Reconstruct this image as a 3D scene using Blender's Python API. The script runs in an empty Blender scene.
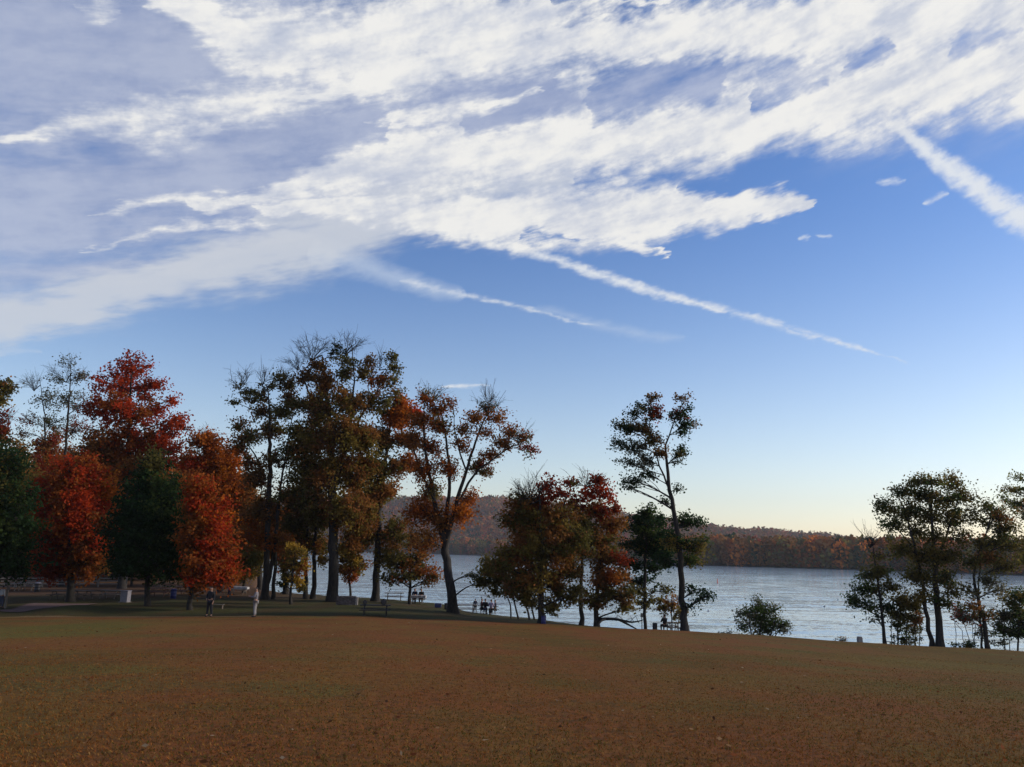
import bpy, bmesh, math, random
import numpy as np
from mathutils import Matrix, Vector

rng = np.random.default_rng(7)
random.seed(7)
scn = bpy.context.scene
col = scn.collection
R = math.radians

# ------------------------------------------------------------------ camera
F = 788.0
EYE = 1.7
PITCH, ROLL = 11.9, 1.2
cam_d = bpy.data.cameras.new('camera')
cam_d.sensor_width = 36.0
cam_d.lens = 36.0 * F / 1024.0
cam_d.clip_start = 0.05
cam_d.clip_end = 20000
cam = bpy.data.objects.new('camera', cam_d)
col.objects.link(cam)
CM = Matrix.Rotation(R(90 + PITCH), 4, 'X') @ Matrix.Rotation(R(ROLL), 4, 'Z')
CM.translation = (0, 0, EYE)
cam.matrix_world = CM
scn.camera = cam
M3 = np.array(CM.to_3x3())


def ray(px, py):
    v = np.array(((px - 512) / F, -(py - 383.5) / F, -1.0))
    return M3 @ v


def at(px, py, d):
    """the point of the place seen in direction (px, py), d metres ahead"""
    r = ray(px, py)
    r = r / r[1] * d
    return np.array((r[0], r[1], r[2] + EYE))


def proj(p):
    v = M3.T @ (np.asarray(p) - np.array((0, 0, EYE)))
    return 512 + F * v[0] / -v[2], 383.5 - F * v[1] / -v[2]


# ------------------------------------------------------------------ terrain
LAKE = EYE - 9.0


def ip(u, xs, ys):
    return np.interp(u, xs, ys)


def upx(px):
    return (np.asarray(px, float) - 512) / F


PX_E = upx([-400, 0, 210, 375, 512, 650, 762, 880, 1024, 1400])
V_E = np.array([78, 74, 68.5, 66, 69.5, 72, 76, 81, 85, 89]) * 55 / F
U_S = np.array([-1.5, -.41, -.23, -.08, -.047, .04, .09, .22, .5, 1.5])
V_S = np.array([0, .0, .013, .02, .045, .06, .08, .12, .13, .13])
U_SH = np.array([-3, -.36, -.305, -.28, -.08, .035, .175, .31, .65, 3])
V_SH = np.array([2500, 2500, 95, 88, 78, 72, 64, 61, 60, 60.])
U_FS = upx([-200, 250, 415, 540, 710, 850, 1000, 1200, 2000])
V_FS = np.array([1700, 1500, 1290, 1013, 622, 572, 496, 440, 380.])


def ground_z(x, y):
    x = np.asarray(x, float)
    y = np.asarray(y, float)
    u = x / np.maximum(y, 25)
    E = ip(u, PX_E, V_E)
    s = ip(u, U_S, V_S)
    D = 1.7 + (E - 1.7) * np.minimum(y, 55) / 55
    D = D + s * np.clip(y - 55, 0, 100)
    # low mounds on both sides of the path mouth at the left
    for (mx, my, h, w) in ((-37.5, 57.0, .45, 2.2), (-31.0, 58.5, .45, 2.6)):
        D = D - h * np.exp(-((x - mx) ** 2 + (y - my) ** 2) / w ** 2)
    # land rising to the left far away
    left = np.clip((-.33 - u) / .05, 0, 1)
    D = D - left * np.clip((y - 105) * .03, 0, 14)
    sh = ip(u, U_SH, V_SH)
    t = np.maximum(y - sh, 0)
    D = np.where(t > 0, np.minimum(D + .4 * t, np.maximum(D, 12.0)), D)
    fs = ip(u, U_FS, V_FS)
    t2 = y - fs
    D = np.where(t2 > -6, np.minimum(D, 9.0 - .12 * np.clip(t2 + 2, -6, 30)), D)
    D = D + .035 * np.sin(x * .31 + y * .17) * np.sin(y * .23 - x * .11) + .02 * np.sin(x * .9 + 1.3) * np.sin(y * .7)
    return EYE - D


def base_at(px, d):
    x = (px - 512) / F * d
    for _ in range(6):
        p = np.array((x, d, float(ground_z(x, d))))
        q = proj(p)
        x += (px - q[0]) / F * d
    return np.array((x, d, float(ground_z(x, d))))


# ------------------------------------------------------------------ object helpers
def tag(o, label=None, cat=None, group=None, kind=None):
    if label: o['label'] = label
    if cat: o['category'] = cat
    if group: o['group'] = group
    if kind: o['kind'] = kind
    return o


def empty(name, loc, rz=0.0):
    o = bpy.data.objects.new(name, None)
    o.empty_display_size = .3
    col.objects.link(o)
    o.location = tuple(float(v) for v in loc)
    o.rotation_euler = (0, 0, rz)
    return o


def link(name, me, mat=None, parent=None):
    o = bpy.data.objects.new(name, me)
    col.objects.link(o)
    if mat is not None:
        for m in (mat if isinstance(mat, (list, tuple)) else [mat]):
            me.materials.append(m)
    if parent is not None:
        o.parent = parent
    return o


def quad_mesh(name, V, Fq, colors=None, smooth=False):
    V = np.asarray(V, np.float32)
    Fq = np.asarray(Fq, np.int32)
    me = bpy.data.meshes.new(name)
    me.vertices.add(len(V))
    me.vertices.foreach_set('co', V.ravel())
    n = len(Fq)
    me.loops.add(n * 4)
    me.loops.foreach_set('vertex_index', Fq.ravel())
    me.polygons.add(n)
    me.polygons.foreach_set('loop_start', np.arange(n, dtype=np.int32) * 4)
    me.polygons.foreach_set('loop_total', np.full(n, 4, np.int32))
    if smooth:
        me.polygons.foreach_set('use_smooth', np.ones(n, bool))
    if colors is not None:
        a = me.color_attributes.new('tint', 'FLOAT_COLOR', 'POINT')
        c = np.ones((len(V), 4), np.float32)
        c[:, :3] = colors
        a.data.foreach_set('color', c.ravel())
    me.update(calc_edges=True)
    return me


class Tubes:
    def __init__(self):
        self.V, self.F, self.n = [], [], 0

    def add(self, pts, rad, k=6):
        pts = np.asarray(pts, float)
        rad = np.asarray(rad, float)
        m = len(pts)
        t = np.gradient(pts, axis=0)
        t /= np.linalg.norm(t, axis=1)[:, None] + 1e-9
        ref = np.array((1., 0, 0)) if abs(t[0][0]) < .8 else np.array((0, 1., 0))
        a = np.cross(t, ref)
        a /= np.linalg.norm(a, axis=1)[:, None] + 1e-9
        b = np.cross(t, a)
        ang = np.arange(k) * 2 * math.pi / k
        ring = (np.cos(ang)[None, :, None] * a[:, None, :] + np.sin(ang)[None, :, None] * b[:, None, :]) * rad[:, None, None]
        V = pts[:, None, :] + ring
        base = self.n
        i = np.arange(m - 1)[:, None] * k
        j = np.arange(k)[None, :]
        j2 = (j + 1) % k
        Fq = np.stack([i + j, i + j2, i + k + j2, i + k + j], -1).reshape(-1, 4) + base
        self.V.append(V.reshape(-1, 3))
        self.F.append(Fq)
        self.n += m * k

    def build(self, name, mat, parent, origin):
        V = np.concatenate(self.V) - np.asarray(origin)
        return link(name, quad_mesh(name, V, np.concatenate(self.F), smooth=True), mat, parent)


# ------------------------------------------------------------------ materials
def new_mat(name):
    m = bpy.data.materials.new(name)
    m.use_nodes = True
    nt = m.node_tree
    for n in list(nt.nodes):
        nt.nodes.remove(n)
    out = nt.nodes.new('ShaderNodeOutputMaterial')
    return m, nt, out


def N(nt, typ, **kw):
    n = nt.nodes.new(typ)
    for k, v in kw.items():
        setattr(n, k, v)
    return n


def simple_mat(name, rgb, rough=.7, var=.25, scale=8.0, bump=.0, metallic=0.0):
    m, nt, out = new_mat(name)
    tc = N(nt, 'ShaderNodeTexCoord')
    no = N(nt, 'ShaderNodeTexNoise')
    no.inputs['Scale'].default_value = scale
    no.inputs['Detail'].default_value = 5
    nt.links.new(tc.outputs['Object'], no.inputs['Vector'])
    r = N(nt, 'ShaderNodeValToRGB')
    r.color_ramp.elements[0].position = .3
    r.color_ramp.elements[1].position = .7
    r.color_ramp.elements[0].color = (*[c * (1 - var) for c in rgb], 1)
    r.color_ramp.elements[1].color = (*[min(1, c * (1 + var)) for c in rgb], 1)
    nt.links.new(no.outputs['Fac'], r.inputs['Fac'])
    p = N(nt, 'ShaderNodeBsdfPrincipled')
    p.inputs['Roughness'].default_value = rough
    p.inputs['Metallic'].default_value = metallic
    nt.links.new(r.outputs['Color'], p.inputs['Base Color'])
    if bump:
        b = N(nt, 'ShaderNodeBump')
        b.inputs['Strength'].default_value = bump
        nt.links.new(no.outputs['Fac'], b.inputs['Height'])
        nt.links.new(b.outputs['Normal'], p.inputs['Normal'])
    nt.links.new(p.outputs['BSDF'], out.inputs['Surface'])
    return m


def leaf_mat(name, transl=.4):
    m, nt, out = new_mat(name)
    at_ = N(nt, 'ShaderNodeAttribute', attribute_name='tint')
    d = N(nt, 'ShaderNodeBsdfDiffuse')
    t = N(nt, 'ShaderNodeBsdfTranslucent')
    mx = N(nt, 'ShaderNodeMixShader')
    mx.inputs[0].default_value = transl
    nt.links.new(at_.outputs['Color'], d.inputs['Color'])
    nt.links.new(at_.outputs['Color'], t.inputs['Color'])
    nt.links.new(d.outputs[0], mx.inputs[1])
    nt.links.new(t.outputs[0], mx.inputs[2])
    nt.links.new(mx.outputs[0], out.inputs['Surface'])
    return m


LEAF = leaf_mat('leaf', .55)
FARLEAF = leaf_mat('far leaf', .15)


def bark_mat():
    m, nt, out = new_mat('bark')
    tc = N(nt, 'ShaderNodeTexCoord')
    mp = N(nt, 'ShaderNodeMapping')
    mp.inputs['Scale'].default_value = (9, 9, 1.6)
    no = N(nt, 'ShaderNodeTexNoise')
    no.inputs['Scale'].default_value = 1.6
    no.inputs['Detail'].default_value = 7
    r = N(nt, 'ShaderNodeValToRGB')
    r.color_ramp.elements[0].position = .35
    r.color_ramp.elements[1].position = .7
    r.color_ramp.elements[0].color = (.009, .008, .007, 1)
    r.color_ramp.elements[1].color = (.034, .028, .024, 1)
    b = N(nt, 'ShaderNodeBump')
    b.inputs['Strength'].default_value = .7
    b.inputs['Distance'].default_value = .05
    p = N(nt, 'ShaderNodeBsdfPrincipled')
    p.inputs['Roughness'].default_value = .9
    nt.links.new(tc.outputs['Object'], mp.inputs['Vector'])
    nt.links.new(mp.outputs[0], no.inputs['Vector'])
    nt.links.new(no.outputs['Fac'], r.inputs['Fac'])
    nt.links.new(r.outputs['Color'], p.inputs['Base Color'])
    nt.links.new(no.outputs['Fac'], b.inputs['Height'])
    nt.links.new(b.outputs['Normal'], p.inputs['Normal'])
    nt.links.new(p.outputs[0], out.inputs['Surface'])
    return m


BARK = bark_mat()

# ------------------------------------------------------------------ sun, sky, clouds
SUN_AZ, SUN_EL = 82.0, 23.0        # azimuth measured from the view direction towards the right
sd = bpy.data.lights.new('sun', 'SUN')
sd.energy = 2.3
sd.angle = R(7)
sd.color = (1.0, .9, .76)
sun = bpy.data.objects.new('sun', sd)
col.objects.link(sun)
sv = Vector((math.sin(R(SUN_AZ)) * math.cos(R(SUN_EL)), math.cos(R(SUN_AZ)) * math.cos(R(SUN_EL)), math.sin(R(SUN_EL))))
sun.rotation_euler = sv.to_track_quat('Z', 'Y').to_euler()
sun.location = (60, 30, 80)

world = bpy.data.worlds.new('World')
scn.world = world
world.use_nodes = True
nt = world.node_tree
for n in list(nt.nodes):
    nt.nodes.remove(n)
wout = N(nt, 'ShaderNodeOutputWorld')
bg = N(nt, 'ShaderNodeBackground')
SKY_S = 0.10
EXPO = .5
bg.inputs['Strength'].default_value = SKY_S
sky = N(nt, 'ShaderNodeTexSky', sky_type='NISHITA')
sky.sun_disc = False
sky.sun_elevation = R(SUN_EL)
sky.sun_rotation = R(SUN_AZ)
sky.air_density = 1.0
sky.dust_density = 0.6
sky.ozone_density = 2.0
L = nt.links.new


def val(x):
    n = N(nt, 'ShaderNodeValue')
    n.outputs[0].default_value = x
    return n.outputs[0]


def math_(op, a, b=None, c=None, clamp=False):
    n = N(nt, 'ShaderNodeMath', operation=op)
    n.use_clamp = clamp
    for i, v in enumerate((a, b, c)):
        if v is None: continue
        if isinstance(v, (int, float)): n.inputs[i].default_value = v
        else: L(v, n.inputs[i])
    return n.outputs[0]


def vmath(op, a, b=None, scale=None):
    n = N(nt, 'ShaderNodeVectorMath', operation=op)
    for i, v in enumerate((a, b)):
        if v is None: continue
        if isinstance(v, (tuple, list)): n.inputs[i].default_value = v
        else: L(v, n.inputs[i])
    if scale is not None:
        if isinstance(scale, (int, float)): n.inputs['Scale'].default_value = scale
        else: L(scale, n.inputs['Scale'])
    return n.outputs['Value'] if op in ('DOT_PRODUCT', 'LENGTH', 'DISTANCE') else n.outputs['Vector']


def noise(vec, scale, detail=6, rough=.55, flat=False, color=False):
    n = N(nt, 'ShaderNodeTexNoise')
    n.inputs['Scale'].default_value = scale
    n.inputs['Detail'].default_value = detail
    n.inputs['Roughness'].default_value = rough
    if flat: n.noise_dimensions = '2D'
    L(vec, n.inputs['Vector'])
    return n.outputs['Color' if color else 'Fac']


def ramp01(x, lo, hi):
    n = N(nt, 'ShaderNodeMapRange', interpolation_type='SMOOTHSTEP')
    n.inputs['From Min'].default_value = lo
    n.inputs['From Max'].default_value = hi
    L(x, n.inputs['Value'])
    return n.outputs['Result']


tc = N(nt, 'ShaderNodeTexCoord')
sep = N(nt, 'ShaderNodeSeparateXYZ')
L(tc.outputs['Generated'], sep.inputs[0])
az = math_('ARCTAN2', sep.outputs[0], sep.outputs[1])
el = math_('ARCSINE', sep.outputs[2])
cmb = N(nt, 'ShaderNodeCombineXYZ')
L(az, cmb.inputs[0]); L(el, cmb.inputs[1])
P0 = cmb.outputs[0]


def azel(px, py):
    r = ray(px, py)
    r = r / np.linalg.norm(r)
    return math.atan2(r[0], r[1]), math.asin(r[2])


# stretched coordinates along the wind
rot = N(nt, 'ShaderNodeVectorRotate', rotation_type='Z_AXIS')
rot.inputs['Angle'].default_value = R(-14)
L(P0, rot.inputs['Vector'])
PS = vmath('MULTIPLY', rot.outputs[0], (1.0, 4.6, 1.0))
PM = vmath('MULTIPLY', rot.outputs[0], (1.0, 1.7, 1.0))
# warped coordinates for the outlines
wc = noise(PM, 7.0, 3, .6, flat=True, color=True)
w1 = vmath('SCALE', vmath('SUBTRACT', wc, (.5, .5, .5)), scale=.055)
wc2 = noise(PS, 26.0, 3, .6, flat=True, color=True)
w2 = vmath('SCALE', vmath('SUBTRACT', wc2, (.5, .5, .5)), scale=.02)
PW = vmath('MULTIPLY', vmath('ADD', vmath('ADD', P0, w1), w2), (1, 1, 0))
P0z = vmath('MULTIPLY', P0, (1, 1, 0))
PT = vmath('MULTIPLY', vmath('ADD', P0, vmath('SCALE', w2, scale=.35)), (1, 1, 0))


def curve_node(x, pts):
    n = N(nt, 'ShaderNodeFloatCurve')
    cu = n.mapping.curves[0]
    n.mapping.use_clip = False
    while len(cu.points) > 2:
        cu.points.remove(cu.points[0])
    pts = sorted(pts)
    cu.points[0].location = pts[0]
    cu.points[1].location = pts[-1]
    for p in pts[1:-1]:
        cu.points.new(*p)
    for p in cu.points:
        p.handle_type = 'AUTO_CLAMPED' if len(pts) > 2 else 'VECTOR'
    n.mapping.update()
    L(x, n.inputs['Value'])
    return n.outputs[0]


AZR = .72


def coords(P):
    sp_ = N(nt, 'ShaderNodeSeparateXYZ')
    L(P, sp_.inputs[0])
    return math_('MULTIPLY_ADD', sp_.outputs[0], .5 / AZR, .5), sp_.outputs[1]


def stroke(P, pts, acc=None, weight=1.0):
    """a soft band of cloud along directions of the sky: (px, py, half width)"""
    x, y = P
    cpts, hpts = [], []
    for k, (px, py, hw) in enumerate(pts):
        A = azel(px, py)
        X = A[0] * .5 / AZR + .5
        cpts.append((X, A[1]))
        hpts.append((X, max(hw / F * .9, .002)))
    X0, X1 = cpts[0][0], cpts[-1][0]
    # beyond its ends a band tapers off
    tp = .3 * hpts[0][1] + .006
    if X0 > .04:
        hpts.insert(0, (X0 - tp, -.012))
        cpts.insert(0, (X0 - .02, cpts[0][1]))
    tp = .3 * hpts[-1][1] + .006
    if X1 < .96:
        hpts.append((X1 + tp, -.012))
        cpts.append((X1 + .02, cpts[-1][1]))
    if acc is not None:      # keeps the evaluation of the bands one after the other
        x = math_('MULTIPLY_ADD', acc, 1e-9, x)
    c_ = curve_node(x, cpts)
    h_ = curve_node(x, hpts)
    d_ = math_('ABSOLUTE', math_('SUBTRACT', y, c_))
    f = math_('DIVIDE', math_('SUBTRACT', h_, d_), math_('MAXIMUM', h_, .004), clamp=True)
    if weight != 1.0: f = math_('MULTIPLY', f, weight)
    return f if acc is None else math_('MAXIMUM', acc, f)


PW, PT, P0z = coords(PW), coords(PT), coords(P0z)
bands = None
for pts, w in (
    ([(190, 208, 3), (260, 192, 22), (330, 172, 40), (430, 160, 52), (560, 152, 58), (700, 128, 60), (860, 92, 68), (1000, 62, 75), (1100, 40, 90)], 1.0),
    ([(250, 206, 3), (330, 210, 18), (400, 213, 34), (470, 216, 44), (600, 214, 50), (690, 210, 36), (760, 206, 22), (812, 205, 6)], 1.05),
    ([(-20, 130, 4), (40, 126, 16), (110, 122, 34), (200, 112, 42), (310, 98, 46), (400, 76, 46)], .68),
    ([(290, 98, 4), (350, 88, 28), (420, 66, 46), (500, 42, 48), (640, 38, 40), (820, 26, 60), (1080, 0, 90)], 1.0),
    ([(140, -6, 4), (185, 14, 28), (240, 35, 50), (330, 45, 62), (430, 25, 60), (540, 12, 38), (620, 6, 14), (680, 4, 3)], 1.0),
    ([(80, 208, 2), (130, 206, 9), (180, 205, 14), (260, 200, 22), (340, 188, 34), (400, 178, 6)], .6),
    ([(80, 248, 2), (150, 238, 12), (220, 231, 12), (280, 226, 2)], .5),
    ([(548, 76, 8), (575, 80, 26), (600, 76, 24), (630, 78, 8)], .62),
    ([(360, 122, 3), (400, 117, 14), (450, 110, 24), (500, 96, 14), (540, 86, 3)], .7),
    ([(570, 232, 12), (620, 240, 15), (650, 248, 9), (668, 252, 2)], .7),
    ([(80, 2, 6), (100, 8, 20), (125, 16, 4)], .5),
):
    bands = stroke(PW, pts, bands, w)
soft = None
for pts, w in (
    ([(-70, 318, 40), (120, 290, 42), (250, 262, 46), (350, 236, 48), (430, 218, 40)], 1.0),
    ([(280, 225, 60), (420, 190, 60), (560, 180, 50)], .7),
    ([(640, 160, 50), (740, 150, 40)], .5),
):
    soft = stroke(PW, pts, soft, w)
hole = None
for pts, w in (
    ([(600, 100, 40), (660, 84, 36), (720, 76, 22)], 1.0),
    ([(560, 2, 22), (650, -4, 26)], .8),
    ([(760, 96, 22), (800, 84, 26), (825, 84, 12)], .75),
    ([(960, 48, 28), (1010, 38, 22)], .6),
    ([(850, 62, 18), (880, 48, 18)], .6),
    ([(230, 150, 34), (300, 140, 40), (380, 128, 26)], .7),
    ([(470, 128, 20), (540, 108, 22)], .7),
    ([(515, 234, 3), (545, 234, 6), (580, 234, 3)], .6),
    ([(690, 190, 12), (760, 180, 10)], .6),
):
    hole = stroke(PW, pts, hole, w)
veil = None
for pts, w in (
    ([(-120, 20, 200), (120, 60, 210), (300, 110, 190), (480, 110, 110), (560, 100, 60)], 1.0),
    ([(-80, 205, 120), (150, 190, 110), (300, 180, 100), (420, 180, 60)], .95),
    ([(380, 120, 60), (520, 115, 95), (700, 85, 110), (1000, 50, 130)], .58),
    ([(-80, 275, 80), (160, 262, 70), (300, 240, 50)], .6),
):
    veil = stroke(P0z, pts, veil, w)
trail = None
for pts, w in (
    ([(430, 232, 8), (520, 250, 11), (600, 275, 11), (650, 291, 11), (700, 304, 6), (730, 312, 2)], .66),
    ([(610, 278, 4), (660, 293, 9), (770, 322, 8), (820, 337, 5)], .52),
    ([(760, 319, 3), (800, 331, 7), (850, 345, 6), (885, 355, 3), (915, 363, 1)], .42),
    ([(400, 281, 3), (440, 290, 8), (480, 298, 7), (530, 309, 5), (600, 325, 2)], .4),
    ([(890, 124, 8), (915, 142, 18), (960, 176, 25), (1060, 219, 30)], .85),
    ([(440, 387, 2), (462, 386, 4.5), (490, 385, 2)], .6),
    ([(878, 182, 4), (892, 181, 7), (905, 180, 3)], .45),
    ([(926, 203, 5), (935, 199, 9), (946, 193, 5)], .45),
    ([(798, 239, 3), (806, 238, 5.5), (812, 237, 2)], .55), ([(814, 236, 2), (822, 236, 4), (832, 236, 2)], .55),
):
    trail = stroke(PT, pts, trail, w)
faint = None
for pts, w in (
    ([(320, 255, 26), (400, 278, 18), (460, 294, 12)], .9),
    ([(540, 310, 10), (600, 325, 12), (680, 338, 8)], .5),
    ([(-40, 352, 6), (40, 352, 4)], .5),
):
    faint = stroke(PT, pts, faint, w)

n_big = noise(PM, 9.0, 5, .58, flat=True)
n_str = noise(PS, 8.0, 6, .62, flat=True)
n_fine = noise(PM, 48.0, 5, .62, flat=True)
nd = math_('ADD', math_('MULTIPLY', n_big, .55), math_('MULTIPLY_ADD', n_str, .55, -.55))
nf = math_('SUBTRACT', n_fine, .5)
ns = math_('SUBTRACT', n_str, .5)
# puffy bands
cov = math_('MULTIPLY_ADD', nd, 2.4, math_('MULTIPLY', bands, 1.9))
cov = math_('MULTIPLY_ADD', nf, .8, cov)
cov = math_('MULTIPLY_ADD', hole, -1.15, cov)
dens_b = math_('MULTIPLY', math_('MULTIPLY', ramp01(cov, .0, 1.4), ramp01(bands, 0.0, .35)), .97)
# smooth bands
scov = math_('MULTIPLY_ADD', soft, 1.5, math_('MULTIPLY_ADD', ns, 1.3, math_('MULTIPLY', nf, .15)))
dens_s = math_('MULTIPLY', math_('MULTIPLY', ramp01(scov, .0, 1.15), ramp01(soft, 0, .8)), .8)
vcov = math_('MULTIPLY_ADD', ns, .75, math_('MULTIPLY_ADD', nd, .7, veil))
dens_v = math_('MULTIPLY', math_('MULTIPLY', ramp01(vcov, -.1, .8), ramp01(veil, 0, .6)), .76)
tcov = math_('MULTIPLY_ADD', nf, 1.3, math_('MULTIPLY_ADD', ns, .8, math_('MULTIPLY', trail, 1.4)))
dens_t = math_('MULTIPLY', math_('MULTIPLY', ramp01(tcov, .05, 1.2), ramp01(trail, 0, .35)), .9)
dens_f = math_('MULTIPLY', ramp01(math_('MULTIPLY_ADD', nf, .5, faint), 0, 1.0), math_('MULTIPLY', ramp01(faint, 0, .3), .5))

# brightness inside the clouds: thick puffs white, thinner cloud greyer
thick = math_('MULTIPLY_ADD', n_fine, .16, math_('MULTIPLY_ADD', n_big, .42, math_('MULTIPLY', n_str, .42)))
shade = math_('MULTIPLY', ramp01(thick, .36, .60), ramp01(cov, .3, 1.3))
mixc = N(nt, 'ShaderNodeMix', data_type='RGBA')
L(shade, mixc.inputs['Factor'])
veilc = N(nt, 'ShaderNodeMix', data_type='RGBA')
L(ramp01(thick, .34, .66), veilc.inputs['Factor'])
veilc.inputs[6].default_value = (.37 / SKY_S / 2 ** EXPO, .425 / SKY_S / 2 ** EXPO, .60 / SKY_S / 2 ** EXPO, 1)
veilc.inputs[7].default_value = (.53 / SKY_S / 2 ** EXPO, .57 / SKY_S / 2 ** EXPO, .70 / SKY_S / 2 ** EXPO, 1)
CL = 1.0 / SKY_S / 2 ** EXPO
mixc.inputs[6].default_value = (.58 * CL, .62 * CL, .72 * CL, 1)
mixc.inputs[7].default_value = (.90 * CL, .89 * CL, .86 * CL, 1)

# the clear sky: whiter towards the horizon, a deeper blue high up
tint = N(nt, 'ShaderNodeMix', data_type='RGBA')
L(ramp01(el, R(3), R(27)), tint.inputs['Factor'])
tint.inputs[6].default_value = (1.32, 1.21, 1.20, 1)
tint.inputs[7].default_value = (.56, .78, 1.12, 1)
skyc = N(nt, 'ShaderNodeMix', data_type='RGBA', blend_type='MULTIPLY')
skyc.inputs['Factor'].default_value = 1.0
L(sky.outputs[0], skyc.inputs[6])
L(tint.outputs[2], skyc.inputs[7])


def over(base, colr, fac):
    n = N(nt, 'ShaderNodeMix', data_type='RGBA')
    L(fac, n.inputs['Factor'])
    L(base, n.inputs[6])
    if isinstance(colr, tuple): n.inputs[7].default_value = colr
    else: L(colr, n.inputs[7])
    return n.outputs[2]


c = over(skyc.outputs[2], veilc.outputs[2], dens_v)
c = over(c, (.62 * CL, .70 * CL, .82 * CL, 1), dens_f)
c = over(c, (.64 * CL, .67 * CL, .72 * CL, 1), dens_s)
c = over(c, (.80 * CL, .83 * CL, .86 * CL, 1), dens_t)
c = over(c, mixc.outputs[2], dens_b)
L(c, bg.inputs['Color'])
L(bg.outputs[0], wout.inputs['Surface'])

# ------------------------------------------------------------------ ground
az1 = np.concatenate([np.arange(-180, -46, 4.0), np.arange(-46, 46, .3), np.arange(46, 180, 4.0)])
rad = [0.001, .5]
while rad[-1] < 3000:
    r_ = rad[-1]
    rad.append(r_ * (1.06 if r_ < 40 or r_ > 130 else 1.012))
rad = np.array(rad)
AZ, RR = np.meshgrid(np.radians(az1), rad)
gx, gy = np.sin(AZ) * RR, np.cos(AZ) * RR
gz = ground_z(gx, gy)
V = np.stack([gx, gy, gz], -1).reshape(-1, 3)
na, nr = len(az1), len(rad)
i = np.arange(nr - 1)[:, None] * na
j = np.arange(na)[None, :]
j2 = (j + 1) % na
Fq = np.stack([i + j, i + na + j, i + na + j2, i + j2], -1).reshape(-1, 4)
Fq = Fq[:, ::-1]


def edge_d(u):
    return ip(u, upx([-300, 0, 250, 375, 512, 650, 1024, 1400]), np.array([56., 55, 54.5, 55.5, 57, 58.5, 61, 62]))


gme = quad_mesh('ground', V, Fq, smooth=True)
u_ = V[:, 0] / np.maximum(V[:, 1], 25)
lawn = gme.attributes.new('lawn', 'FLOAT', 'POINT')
lawn.data.foreach_set('value', (V[:, 1] - edge_d(u_)).astype(np.float32))


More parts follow.
